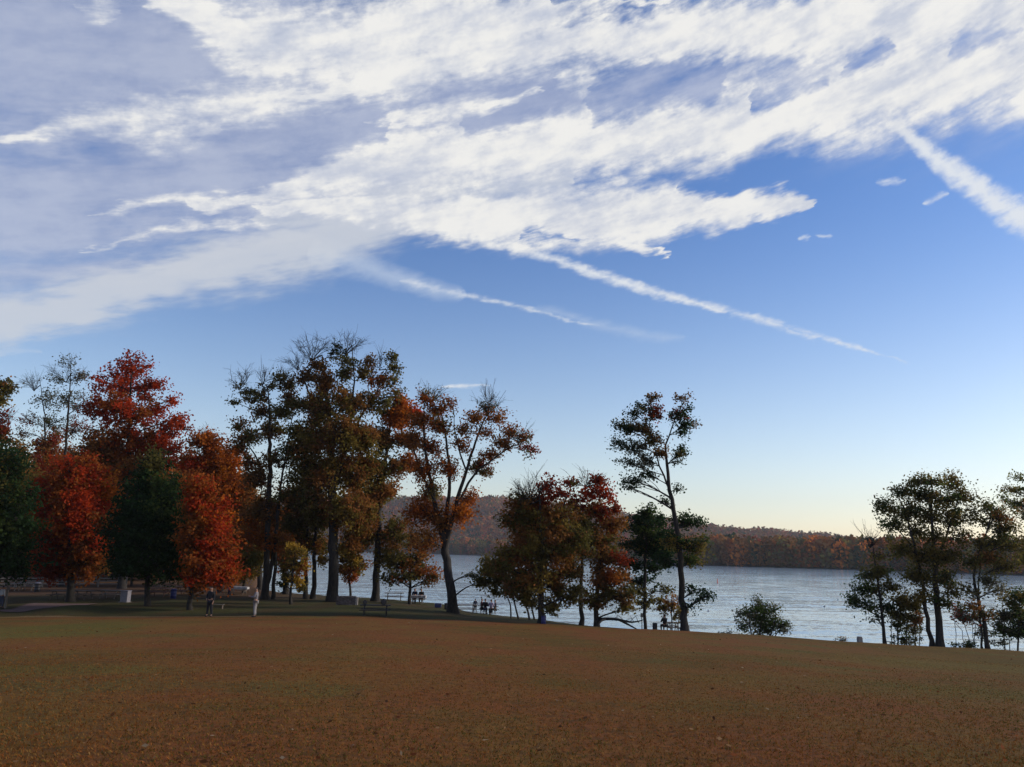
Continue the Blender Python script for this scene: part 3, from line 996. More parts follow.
tree('broadleaf_tree', 'brown and orange tree with a thick straight trunk right of the giant tree', 'tree', G_S, 76,
     [[(375, None, .36), (377, 560, .31), (380, 500, .25), (386, 460, .17), (390, 425, .08), (394, 400, .03)], [(380, 500, .14), (366, 470, .1), (358, 440, .05)]],
     [(402, 404, 12, 9, 'orange+rust', 1.0), (398, 420, 14, 12, 'rust+orange', 1.1), (384, 412, 9, 8, 'dkolive', .6), (412, 412, 10, 9, 'red+rust', .9), (380, 440, 14, 14, 'dkbrown+dkolive', 1.0), (404, 442, 14, 10, 'rust+dkbrown', .8), (372, 470, 16, 16, 'olive+dkolive', 1.0),
      (398, 466, 13, 11, 'brown+dkolive', .8), (384, 492, 14, 14, 'olive+brown', .9), (366, 505, 16, 18, 'olive+brown', 1.0), (410, 460, 8, 10, 'orange+rust', .8), (362, 535, 14, 14, 'rust+olive', .9), (394, 535, 15, 15, 'brown+dkolive', .8), (384, 556, 12, 10, 'olive', .7)],
     leaf=.15, clump=.5)
tree('maple_tree', 'leaning red brown tree with long open limbs against the lake', 'tree', G_S, 66,
     [[(453, None, .40), (450, 585, .36), (447, 560, .33), (443, 536, .3), (436, 510, .2), (430, 475, .14), (424, 440, .09), (424, 400, .03)],
      [(444, 540, .24), (447, 510, .17), (450, 480, .13), (446, 440, .09), (440, 405, .03)],
      [(445, 548, .24), (456, 505, .17), (468, 465, .12), (478, 435, .08), (488, 408, .03)],
      [(460, 500, .11), (474, 475, .09), (492, 460, .07), (512, 447, .04), (526, 442, .02)],
      [(437, 505, .1), (420, 470, .08), (412, 440, .05), (408, 418, .02)],
      [(466, 470, .08), (456, 440, .06), (454, 412, .02)]],
     [(428, 396, 11, 7, 'rust+olive', 1.24), (434, 408, 13, 9, 'rust+brown', 1.55), (448, 402, 9, 8, 'rust+brown', 1.03), (420, 420, 14, 11, 'rust+brown', 1.67), (440, 425, 14, 10, 'rust+olive', 1.55), (416, 440, 13, 11, 'rust+brown', 1.55),
      (434, 448, 13, 10, 'rust+brown', 1.24), (486, 408, 10, 8, 'rust+grey', 1.03), (474, 416, 12, 8, 'rust+brown', 1.13), (496, 418, 11, 9, 'brown+rust', 1.03), (466, 428, 11, 8, 'rust+brown', 1.03), (484, 432, 12, 9, 'brown+rust', 0.82), (462, 446, 12, 9, 'rust+brown', 0.94),
      (512, 430, 10, 7, 'rust+brown', 1.44), (524, 436, 9, 7, 'dkolive+rust', 1.44), (528, 450, 8, 6, 'dkolive+dkred', 1.24), (505, 444, 12, 6, 'rust+brown', 1.86), (490, 454, 12, 6, 'rust+brown', 1.67), (478, 466, 12, 8, 'dkred+olive', 1.44), (488, 472, 9, 6, 'dkolive+brown', 1.24),
      (446, 468, 14, 12, 'rust+brown', 1.13), (424, 468, 13, 12, 'rust+rust', 1.67), (430, 492, 14, 12, 'rust+olive', 1.44), (420, 512, 15, 15, 'rust+rust', 1.86), (440, 520, 13, 13, 'rust+brown', 1.86), (462, 512, 12, 14, 'orange+rust', 1.86), (470, 496, 8, 8, 'orange+rust', 1.44),
      (475, 575, 5, 4, 'dkolive', 1.03), (482, 582, 5, 3, 'dkolive', 0.82), (425, 540, 13, 12, 'brown+rust', 1.44)],
     leaf=0.115, clump=0.5, per=34, bare=[(430, 394, 14, 10, 8), (488, 404, 18, 12, 10), (516, 434, 12, 8, 5)])
tree('young_tree', 'small brown orange tree with a thin trunk beside the leaning tree', 'tree', G_S, 74,
     [[(410, None, .14), (410, 580, .12), (411, 555, .08), (411, 530, .03)]],
     [(412, 562, 16, 10, 'brown+dkolive', .9), (396, 558, 12, 10, 'dkolive+olive', .9), (424, 572, 14, 8, 'rust+brown', .8), (434, 578, 8, 5, 'brown+dkolive', .6), (404, 575, 14, 8, 'rust+dkolive', .7), (390, 575, 10, 9, 'dkolive', .7), (420, 555, 10, 8, 'brown', .7), (414, 540, 10, 10, 'dkbrown+brown', .6), (428, 584, 6, 3, 'dkbrown', .5)],
     leaf=.13, clump=.45, per=44)
tree('young_tree', 'young yellow brown tree on a thin dark trunk between giant and straight trunks', 'tree', G_S, 78,
     [[(350, None, .11), (350, 575, .1), (351, 550, .05)]],
     [(348, 556, 12, 10, 'olive+yellow', .9), (358, 566, 10, 9, 'rust+olive', .9), (342, 570, 9, 8, 'brown+olive', .7), (352, 578, 8, 6, 'rust+yellow', .6)], leaf=.13, clump=.45)
tree('young_tree', 'small yellow leaved sapling standing right of the forked tall tree', 'tree', G_S, 68,
     [[(291, None, .11), (292, 580, .09), (294, 560, .06), (296, 540, .02)]],
     [(296, 552, 9, 9, 'olive+yellow', .9), (290, 564, 10, 8, 'dkolive+olive', .8), (302, 568, 7, 9, 'yellow+rust', .8), (284, 574, 9, 4, 'dkolive', .7), (296, 580, 9, 7, 'olive+yellow', .8), (282, 584, 6, 2.5, 'dkgreen', .8), (304, 586, 5, 4, 'dkolive', .6)], leaf=.12, clump=.38, per=44)
tree('young_tree', 'small yellow green tree right of the low orange red maple', 'tree', G_L, 84,
     [[(244, None, .15), (244, 570, .12), (245, 548, .05)]],
     [(244, 552, 12, 10, 'olive+ygreen', .9), (236, 564, 10, 8, 'olive+yellow', .8), (254, 562, 9, 9, 'ygreen+olive', .8), (246, 575, 12, 7, 'olive+yellow', .7)], leaf=.14, clump=.45)

# ---- middle cluster on the shore
tree('maple_tree', 'broad rust brown tree with low spreading crown and blue barrel at its foot', 'tree', G_S, 58,
     [[(541, None, .22), (541, 590, .19), (542, 550, .15), (540, 510, .08), (538, 484, .03)], [(541, 560, .1), (520, 530, .07), (506, 510, .03)], [(542, 545, .1), (560, 515, .07), (570, 490, .03)]],
     [(548, 486, 9, 8, 'red+dkred', .9), (560, 494, 12, 6, 'dkred+red', .8), (540, 500, 14, 8, 'dkred+brown', .9), (522, 505, 14, 12, 'brown+dkolive', .8), (576, 540, 16, 16, 'dkbrown+dkolive', .9), (572, 568, 12, 12, 'dkolive+dkbrown', .8), (536, 520, 24, 16, 'brown+olive', 1.1), (560, 522, 20, 18, 'brown+olive', 1.0), (512, 524, 14, 14, 'brown+dkolive', .9),
      (530, 548, 22, 18, 'brown+olive', 1.1), (556, 552, 18, 18, 'brown+dkolive', 1.0), (512, 555, 18, 12, 'brown+olive', 1.0), (538, 575, 20, 16, 'brown+olive', 1.0), (556, 585, 14, 16, 'dkolive+dkbrown', .9), (520, 582, 16, 14, 'dkolive+dkbrown', .9), (556, 606, 9, 8, 'dkolive+olive', .7), (530, 600, 12, 8, 'dkolive+olive', .8), (574, 596, 11, 10, 'dkolive+dkbrown', .8), (498, 566, 12, 9, 'dkolive+dkbrown', .9)],
     leaf=.125, clump=.45, per=54, bare=[(530, 490, 20, 16, 18)])
tree('maple_tree', 'red topped tree on a thin straight dark trunk right of the rust brown tree', 'tree', G_S, 61,
     [[(581, None, .16), (581, 590, .14), (583, 550, .11), (590, 515, .06), (594, 485, .02)], [(582, 560, .08), (574, 520, .05), (570, 488, .02)]],
     [(575, 484, 12, 5, 'dkred+olive', .5), (598, 482, 12, 6, 'dkred+red', .75), (590, 494, 14, 6, 'dkred+red', .85), (608, 494, 12, 5, 'red+dkred', .8), (576, 504, 12, 8, 'brown+dkred', .8), (600, 510, 18, 9, 'dkred+brown', 1.0), (584, 524, 16, 12, 'dkbrown+dkolive', .9), (612, 524, 12, 10, 'brown+dkred', .9), (600, 540, 16, 11, 'dkolive+brown', .9),
      (580, 548, 12, 10, 'dkolive+brown', .7), (618, 506, 9, 5, 'dkred', .7), (574, 570, 8, 8, 'dkolive', .5)],
     leaf=.125, clump=.42, per=50, bare=[(585, 480, 18, 8, 8)])
tree('maple_tree', 'low red brown tree leaning over the fallen branch by the water', 'tree', G_S, 62,
     [[(597, None, .19), (597, 590, .16), (600, 560, .11), (604, 535, .04)]],
     [(606, 556, 14, 12, 'brown+dkbrown', .9), (598, 575, 12, 11, 'brown+dkbrown', .9), (616, 576, 14, 10, 'brown+rust', .9), (608, 592, 16, 10, 'dkbrown+dkolive', .9), (626, 594, 12, 9, 'dkolive+dkbrown', .8), (598, 603, 10, 7, 'dkbrown+dkolive', .6), (590, 600, 10, 9, 'dkolive+dkbrown', .8), (628, 608, 11, 6, 'dkolive+olive', .7), (620, 560, 10, 8, 'dkred+brown', .7)], leaf=.12, clump=.42, per=50)
tree('pine_tree', 'dark green pine with flat tiers of boughs left of the tall leaning trunk', 'tree', G_S, 66,
     [[(645, None, .14), (645, 590, .13), (646, 550, .1), (648, 515, .05), (649, 503, .02)]],
     [(649, 510, 10, 5, 'dkgreen+green', .9), (640, 518, 14, 6, 'dkgreen', .9), (658, 522, 12, 6, 'dkgreen+green', .9), (640, 530, 18, 7, 'green+dkgreen', 1.1), (662, 536, 16, 8, 'dkgreen+green', 1.0), (638, 546, 20, 8, 'dkgreen+dkolive', 1.1), (662, 552, 16, 7, 'dkgreen', 1.0), (632, 564, 16, 5, 'dkgreen', .7), (658, 568, 18, 4.5, 'dkgreen', .7),
      (640, 580, 18, 4.5, 'dkgreen', .75), (662, 590, 10, 4, 'dkgreen+dkolive', .6), (634, 592, 10, 5, 'dkolive', .6), (622, 574, 10, 4, 'dkgreen', .6), (646, 602, 10, 5, 'dkolive', .5)],
     leaf=.13, clump=.42, per=52, flat=.35)
tree('pine_tree', 'tall slender leaning tree with a high one sided crown over the lake', 'tree', G_S, 59,
     [[(685, None, .27), (683, 600, .23), (680, 560, .2), (676, 520, .17), (670, 490, .14), (667, 465, .11), (666, 445, .07), (672, 425, .04), (682, 405, .02)],
      [(671, 492, .08), (663, 476, .07), (656, 455, .05), (650, 425, .03), (650, 400, .02)]],
     [(652, 398, 7, 6, 'dkbrown+dkgreen', 1.35), (642, 408, 9, 6, 'dkgreen+dkolive', 1.35), (656, 412, 10, 8, 'dkred+dkgreen', 1.28), (632, 414, 7, 5, 'dkgreen', 1.19), (628, 428, 10, 8, 'dkgreen+dkolive', 1.52), (617, 426, 7, 5, 'dkgreen+olive', 1.35), (644, 428, 11, 9, 'dkgreen+dkbrown', 1.35), (616, 444, 8, 6, 'dkgreen', 1.35), (634, 446, 12, 8, 'dkgreen+grey', 1.01), (654, 440, 9, 8, 'dkbrown+dkolive', 1.35), (624, 462, 8, 5, 'dkgreen', 1.01), (642, 462, 12, 7, 'dkgreen+grey', 1.01), (660, 452, 8, 6, 'brown+dkbrown', 1.35),
      (632, 480, 11, 5, 'dkgreen', 1.35), (646, 474, 10, 5, 'dkgreen+dkolive', 1.35), (626, 486, 7, 3, 'dkgreen', 1.35), (682, 398, 7, 4, 'dkgreen+dkbrown', 1.35), (688, 408, 6, 3.5, 'dkgreen', 1.19), (678, 416, 10, 7, 'dkred+dkgreen', 1.44), (690, 424, 8, 6, 'dkbrown+dkgreen', 1.35), (684, 432, 9, 4, 'dkbrown+dkgreen', 1.01), (682, 452, 8, 6, 'dkgreen+dkolive', 1.35), (678, 462, 4, 4, 'dkgreen', 1.01), (676, 488, 7, 4, 'dkgreen', 1.01), (664, 500, 6, 5, 'dkgreen', 1.01),
      (684, 520, 14, 8, 'dkgreen+green', 1.52), (700, 522, 9, 4, 'dkgreen', 1.35), (676, 540, 16, 10, 'olive+dkgreen', 1.52), (698, 545, 12, 9, 'olive+green', 1.52), (694, 560, 12, 6, 'olive+green', 1.52), (696, 590, 11, 4, 'dkgreen', 1.19), (703, 597, 9, 4, 'dkgreen', 1.35), (692, 606, 6, 2.5, 'dkgreen', 1.19), (710, 594, 4, 2, 'dkgreen', 1.19), (666, 560, 12, 7, 'dkgreen', 1.19)],
     leaf=0.105, clump=0.42, per=34, flat=.2, depth=.9)
tree('shrub', 'yellow brown shrub at the foot of the tall slender leaning tree', 'shrub', G_B, 61,
     [[(672, None, .05), (672, 612, .04), (672, 600, .02)], [(668, None, .04), (664, 608, .02)], [(676, None, .04), (680, 606, .02)]],
     [(672, 604, 9, 7, 'yellow+brown', .7), (664, 610, 7, 6, 'rust+olive', .6), (678, 612, 7, 7, 'olive+brown', .7), (660, 600, 7, 5, 'olive', .6)], leaf=.1, clump=.35, per=40, flare=False)
tree('shrub', 'olive shrub leaning left on several slanting stems over the water', 'shrub', G_B, 66,
     [[(530, None, .09), (524, 600, .07), (512, 575, .04), (500, 560, .02)], [(519, None, .08), (514, 600, .06), (506, 575, .03)], [(511, None, .07), (508, 598, .05), (495, 578, .02)], [(535, None, .08), (530, 600, .06), (524, 575, .03)]],
     [(490, 566, 12, 9, 'olive+dkolive', .9), (482, 580, 10, 8, 'dkolive+green', .9), (502, 578, 14, 9, 'dkolive+olive', .9), (518, 580, 12, 10, 'dkolive+green', .9), (494, 590, 9, 5, 'dkolive', .8), (524, 595, 10, 7, 'olive+green', .7), (508, 562, 10, 8, 'brown+olive', .8), (512, 592, 10, 6, 'dkolive', .6)], leaf=.12, clump=.42, per=50, flare=False)
tree('shrub', 'rounded grey green bush alone at the waterline behind the field edge', 'shrub', G_B, 63,
     [[(760, None, .07), (760, 620, .06), (762, 606, .03)], [(754, None, .06), (748, 615, .04)], [(766, None, .06), (776, 615, .04)], [(760, None, .05), (784, 624, .03)]],
     [(762, 606, 11, 6, 'green+grey', 0.75), (748, 612, 11, 7, 'green+grey', 0.80), (774, 610, 9, 6, 'green+dkolive', 0.75), (760, 620, 15, 8, 'green+dkolive', 0.95), (742, 626, 9, 7, 'dkolive+green', 0.90), (780, 624, 11, 8, 'green+grey', 0.80), (760, 612, 16, 10, 'green+grey', .9), (764, 624, 20, 9, 'green+dkolive', .9), (762, 630, 16, 6, 'green+dkolive', 0.80), (786, 632, 8, 5, 'dkolive+grey', 0.70), (738, 614, 6, 4, 'grey', 0.50), (756, 600, 6, 4, 'grey+green', 0.50)],
     leaf=0.085, clump=0.42, per=36, flare=False)

# ---- right end
tree('young_tree', 'slim green tree leaning left at the outer side of the right hand group', 'tree', G_R, 60,
     [[(885, None, .12), (882, 610, .1), (878, 580, .08), (875, 560, .05), (873, 545, .02)]],
     [(872, 556, 10, 6, 'olive+dkolive', 0.70), (868, 574, 12, 7, 'dkolive+green', 1.05), (884, 572, 12, 7, 'dkolive+green', 1.05), (858, 586, 10, 7, 'green+dkgreen', 1.05), (874, 590, 14, 8, 'green+dkolive', 1.12), (890, 588, 11, 8, 'dkolive', 1.05), (852, 602, 8, 6, 'green+dkolive', 0.97), (866, 604, 12, 7, 'dkgreen+green', 1.05), (882, 606, 10, 6, 'dkgreen', 0.97), (876, 618, 9, 4, 'dkgreen', 0.84), (848, 596, 6, 3, 'green', 0.70)],
     leaf=0.105, clump=0.46, per=36, bare=[(870, 540, 8, 9, 5)])
tree('broadleaf_tree', 'large round crowned tree, biggest of the right hand group', 'tree', G_R, 60,
     [[(940, None, .26), (938, 610, .23), (935, 575, .18), (933, 540, .12), (932, 510, .07), (932, 485, .03)],
      [(932, None, .16), (926, 610, .14), (922, 580, .12), (914, 545, .08), (906, 515, .05), (898, 495, .02)],
      [(935, 570, .12), (946, 535, .08), (956, 505, .04), (960, 490, .02)],
      [(914, 548, .06), (898, 530, .04), (884, 515, .02)]],
     [(932, 480, 13, 7, 'green+olive+dkolive', 1.48), (916, 480, 9, 7, 'green+olive+dkolive', 1.64), (952, 482, 12, 8, 'green+olive+dkolive', 1.64), (902, 492, 12, 8, 'green+olive+dkolive', 1.48), (922, 496, 14, 9, 'dkolive+green', 1.74), (944, 498, 14, 10, 'green+olive+dkolive', 1.74), (966, 496, 10, 9, 'green+olive+dkolive', 1.48), (888, 506, 11, 8, 'dkolive+green', 1.48),
      (908, 512, 14, 9, 'dkolive+green', 1.74), (930, 516, 15, 10, 'green+olive+dkolive', 1.64), (954, 518, 14, 10, 'green+olive+dkolive', 1.64), (972, 514, 9, 9, 'dkolive', 1.37), (892, 524, 12, 8, 'dkolive+green', 1.64), (914, 530, 13, 8, 'dkolive', 1.48), (938, 536, 14, 8, 'dkolive', 1.25), (960, 536, 11, 8, 'dkolive', 1.25), (902, 548, 13, 9, 'dkolive+olive', 1.74), (924, 556, 14, 10, 'dkolive+olive', 2.23), (948, 556, 14, 10, 'dkolive', 1.99),
      (914, 574, 12, 8, 'green+olive+dkolive', 1.74), (946, 578, 10, 9, 'green+olive+dkolive', 1.99), (926, 578, 12, 9, 'dkolive', 1.74), (880, 502, 6, 4, 'dkolive', 1.25), (955, 590, 8, 7, 'dkolive', 1.48), (936, 600, 12, 9, 'green+dkolive', .8), (952, 604, 9, 8, 'dkolive+green', .7), (920, 596, 10, 8, 'dkolive+olive', 1.74)],
     leaf=0.105, clump=0.5, per=38)
tree('broadleaf_tree', 'thin crooked tree with sparse foliage right of the large round crown', 'tree', G_R, 60,
     [[(988, None, .15), (984, 620, .13), (977, 598, .11), (974, 575, .09), (980, 550, .07), (988, 525, .04), (992, 505, .02)], [(982, None, .07), (980, 610, .06), (979, 570, .04), (984, 540, .02)]],
     [(988, 508, 10, 7, 'dkolive+green', 1.23), (1002, 516, 10, 9, 'dkolive+brown', 1.64), (990, 524, 10, 8, 'dkolive+green', 1.44), (1010, 528, 9, 8, 'dkolive', 1.64), (998, 540, 14, 9, 'dkolive+green', 1.54), (980, 545, 9, 8, 'dkolive', 1.02), (1014, 545, 10, 8, 'dkolive', 1.23), (990, 558, 14, 8, 'dkolive+brown', 1.64), (1010, 564, 12, 7, 'dkolive', 1.44), (968, 562, 10, 7, 'dkolive', 1.23),
      (984, 580, 12, 8, 'dkolive+grey', 1.02), (968, 590, 10, 7, 'grey+dkolive', 1.02), (1000, 588, 10, 7, 'olive+grey', 1.02), (972, 606, 9, 6, 'brown+dkolive', 1.13), (962, 616, 8, 6, 'dkred+grey', 0.92), (986, 612, 10, 8, 'dkolive+brown', 1.23)],
     leaf=0.105, clump=0.48, per=36)
tree('broadleaf_tree', 'yellow green tree cut off by the right edge of the photo', 'tree', G_R, 68,
     [[(1040, None, .25), (1040, 590, .2), (1036, 540, .14), (1030, 500, .07), (1026, 475, .02)]],
     [(1020, 478, 10, 5, 'ygreen+green', 0.87), (1008, 488, 12, 6, 'ygreen+olive', 0.87), (1030, 490, 14, 9, 'green+ygreen', 1.22), (1000, 498, 10, 5, 'ygreen', 0.62), (1024, 506, 10, 9, 'orange+olive', 1.05), (1012, 502, 9, 7, 'green+ygreen', 0.87), (1040, 515, 16, 14, 'olive+green', 1.57), (1044, 545, 18, 16, 'dkolive', 1.57), (1024, 560, 10, 9, 'olive+dkolive', 1.22)],
     leaf=0.105, clump=0.5, per=36)
tree('shrub', 'dark olive thicket on many thin stems left of the large trunk', 'shrub', G_B, 61,
     [[(897, None, .06), (898, 620, .05), (899, 602, .02)], [(906, None, .05), (907, 618, .03)], [(914, None, .05), (916, 615, .03)], [(919, None, .04), (920, 618, .02)], [(893, None, .04), (892, 615, .02)], [(903, None, .03), (900, 612, .02)]],
     [(902, 602, 10, 8, 'dkolive+olive', 1.08), (914, 606, 9, 7, 'olive+dkolive', 0.96), (894, 612, 8, 7, 'dkolive', 1.08), (906, 616, 9, 6, 'dkolive+brown', 0.96), (918, 618, 9, 5, 'brown+dkolive', 0.96), (900, 626, 9, 6, 'dkolive+green', .7), (913, 630, 8, 6, 'dkolive+green', .6), (905, 640, 14, 4, 'dkolive+green', 0.72)], leaf=.1, clump=.34, per=44, flare=False)
tree('shrub', 'reddish half bare shrub with thin fanned stems under the crooked tree', 'shrub', G_B, 61,
     [[(958, None, .025), (955, 625, .02), (954, 612, .012)], [(974, None, .03), (966, 630, .025), (960, 612, .012)], [(976, None, .03), (972, 628, .02), (971, 606, .012)], [(972, None, .03), (976, 625, .02), (980, 606, .012)], [(970, None, .025), (962, 632, .02), (952, 618, .012)]],
     [(962, 616, 9, 6, 'dkred+grey', 0.70), (974, 618, 8, 6, 'brown+grey', 0.70), (956, 608, 6, 4, 'dkred', 0.56), (982, 632, 8, 7, 'dkolive+green', .6), (966, 645, 12, 3.5, 'dkolive+green', 0.84)], leaf=.09, clump=.32, per=34, flare=False)
tree('shrub', 'grey green shrub at the right edge beneath the yellow green tree', 'shrub', G_B, 61,
     [[(1004, None, .05), (1004, 625, .04), (1002, 606, .02)], [(1018, None, .07), (1019, 620, .06), (1020, 600, .03)], [(1010, None, .04), (1008, 625, .02)]],
     [(1004, 616, 9, 8, 'grey+green', 0.98), (1016, 612, 10, 9, 'green+dkolive', 1.17), (1000, 630, 9, 7, 'grey+green', 0.91), (1014, 630, 9, 8, 'dkgreen+green', 1.17), (1026, 625, 9, 14, 'dkgreen', 1.30), (1008, 600, 9, 6, 'grey+olive', 0.78), (1022, 598, 10, 8, 'olive+green', 1.04), (998, 642, 8, 3, 'grey', 0.52)], leaf=.1, clump=.36, per=42, flare=False)

# ---- the wood behind the picnic tables
wood = [
    # px, d, top y, half width px, palette, label
    (-22, 100, 440, 34, 'brown+olive', 'olive brown tree at the left edge of the wood behind the picnic tables'),
    (24, 104, 446, 26, 'olive+brown', 'brown and olive tree behind the cut off dark green tree'),
    (46, 112, 432, 24, 'dkred+brown', 'dull red tree behind the scarlet maple, left side'),
    (88, 102, 448, 24, 'olive+brown', 'olive tree behind the scarlet maple, right side'),
    (112, 110, 450, 26, 'brown+rust', 'brown tree between the scarlet maple and the egg shaped tree'),
    (160, 104, 444, 26, 'rust+brown', 'rust tree behind the dark green egg shaped tree'),
    (188, 112, 452, 24, 'dkred+rust', 'dark red tree behind the low orange red maple'),
    (240, 108, 470, 22, 'olive+rust', 'olive and rust tree behind the forked tall tree'),
    (258, 92, 492, 18, 'brown+olive', 'small brown tree at the lake end of the wood'),
    (226, 94, 470, 20, 'orange+rust', 'orange tree of the wood showing right of the low orange red maple'),
    (284, 84, 505, 17, 'rust+brown', 'rust brown tree behind the fork of the tall open tree'),
    (205, 118, 458, 22, 'orange+brown', 'pale orange tree deepest in the wood behind the low orange red maple'),
    (66, 120, 446, 26, 'rust+brown', 'rust tree deepest in the wood above the scarlet maple'),
    (136, 122, 456, 24, 'brown+olive', 'olive brown tree deepest in the wood behind the egg shaped tree'),
]
for (px, d, top, hw, pal, lab) in wood:
    hh = 575 - top
    lob = []
    for k in range(9):
        t = (k + .5) / 9
        y = top + 8 + t * (hh - 18)
        w = hw * (.45 + .75 * math.sin(math.pi * min(1, t * .8 + .15)))
        lob.append((px + rng.uniform(-.55, .55) * w, y, w * .62, hh * .13, pal, .85))
    tree('broadleaf_tree', lab, 'tree', G_W, d,
         [[(px + 2, None, .3), (px + 1, 540, .24), (px, (top + 560) / 2, .16), (px, top + 6, .04)]], lob, leaf=.2, clump=.7, per=44)
# thin trunks and small crowns seen under the canopy
for (px, d, top, pal, lab) in ((22, 92, 545, 'olive+ygreen', 'thin understorey tree behind the dark litter barrel'),
                               (96, 95, 550, 'ygreen+yellow', 'thin yellow green understorey tree behind the near pair of tables'),
                               (132, 92, 552, 'dkolive', 'thin dark understorey tree behind the white cabinet'),
                               (205, 96, 550, 'rust+brown', 'thin rusty understorey tree behind the person in black')):
    tree('young_tree', lab, 'tree', G_W, d, [[(px, None, .13), (px, 560, .1), (px, top, .04)]],
         [(px - 8, top + 8, 13, 10, pal, .9), (px + 9, top + 12, 13, 10, pal, .8), (px, top - 4, 14, 12, pal, .9)], leaf=.17, clump=.6, per=40)

# distant wood closing the left side
n = 420
U = rng.uniform(-1.1, -.345, n)
Dd = rng.uniform(125, 330, n)
woods('distant_wood', 'mass of brown and rust woodland closing the view at the far left', U, Dd, lambda U, D: ground_z(U * D, D), 14, 5.5, 150, .8,
      (('brown', 3), ('rust', 2), ('olive', 2.4), ('dkred', 1), ('ygreen', .8), ('dkolive', 2)))
# ------------------------------------------------------------------ path
PATHM = simple_mat('path gravel', (.115, .06, .052), .95, .25, 3.0, .3)
gx_, gd_ = np.meshgrid(np.arange(-62, -22, .35), np.arange(56.2, 70, .35), indexing='ij')


def in_path(x, d):
    a = abs(x + 34.6 + .12 * (d - 57)) < (.9 + .22 * max(d - 57, 0))
    return a and 57.2 < d < 66 and abs(x + 35) < 3.2


ni, nj = gx_.shape
pv_, pf_ = {}, []
PV = []


def pvert(i, j):
    if (i, j) not in pv_:
        pv_[(i, j)] = len(PV)
        x, d = gx_[i, j], gd_[i, j]
        PV.append((x, d, float(ground_z(x, d)) + .035))
    return pv_[(i, j)]


for i in range(ni - 1):
    for j in range(nj - 1):
        if in_path(gx_[i, j] + .17, gd_[i, j] + .17):
            pf_.append([pvert(i, j), pvert(i + 1, j), pvert(i + 1, j + 1), pvert(i, j + 1)])
tag(link('path', quad_mesh('path', PV, pf_, smooth=True), PATHM), kind='structure')

# ------------------------------------------------------------------ small mesh builder for the furniture
class MB:
    def __init__(self):
        self.bm = bmesh.new()

    def box(self, c, s, rx=0, ry=0, rz=0, bev=.0):
        m = Matrix.Translation(c) @ Matrix.Rotation(rz, 4, 'Z') @ Matrix.Rotation(ry, 4, 'Y') @ Matrix.Rotation(rx, 4, 'X') @ Matrix.Diagonal((*s, 1))
        r_ = bmesh.ops.create_cube(self.bm, size=1.0, matrix=m)
        if bev:
            es = list({e for v in r_['verts'] for e in v.link_edges})
            bmesh.ops.bevel(self.bm, geom=es, offset=bev, segments=2, affect='EDGES')
        return self

    def lathe(self, prof, k=20, c=(0, 0, 0)):
        rings = []
        for (r_, z) in prof:
            rings.append([self.bm.verts.new((c[0] + r_ * math.cos(2 * math.pi * q / k), c[1] + r_ * math.sin(2 * math.pi * q / k), c[2] + z)) for q in range(k)])
        for a, b in zip(rings[:-1], rings[1:]):
            for q in range(k):
                f = self.bm.faces.new((a[q], a[(q + 1) % k], b[(q + 1) % k], b[q]))
                f.smooth = True
        self.bm.faces.new(rings[-1])
        self.bm.faces.new(rings[0][::-1])
        return self

    def build(self, name, mat, parent=None):
        me = bpy.data.meshes.new(name)
        self.bm.normal_update()
        self.bm.to_mesh(me)
        self.bm.free()
        return link(name, me, mat, parent)


WOOD = simple_mat('weathered wood', (.13, .10, .08), .85, .35, 14, .3)
DARKWOOD = simple_mat('dark wood', (.02, .019, .021), .8, .3, 14, .3)
WOODR = simple_mat('stained wood', (.12, .055, .04), .85, .3, 14, .3)
WOODP = simple_mat('pale wood', (.15, .135, .12), .8, .2, 14, .2)
CLOTH = simple_mat('white cloth', (.36, .36, .38), .9, .08, 6)
DARKP = simple_mat('dark plastic', (.022, .022, .028), .5, .2, 8)
BLUEP = simple_mat('blue plastic', (.018, .026, .13), .5, .15, 8)
WHITEP = simple_mat('white enamel', (.23, .22, .26), .5, .1, 5)
STONE = simple_mat('stone', (.085, .07, .07), .9, .35, 5, .6)
STONEP = simple_mat('pale concrete', (.30, .27, .25), .9, .15, 7, .3)
GALV = simple_mat('dull metal', (.20, .20, .20), .5, .2, 9, 0, .6)
REDP = simple_mat('red paint', (.45, .07, .03), .5, .1, 5)


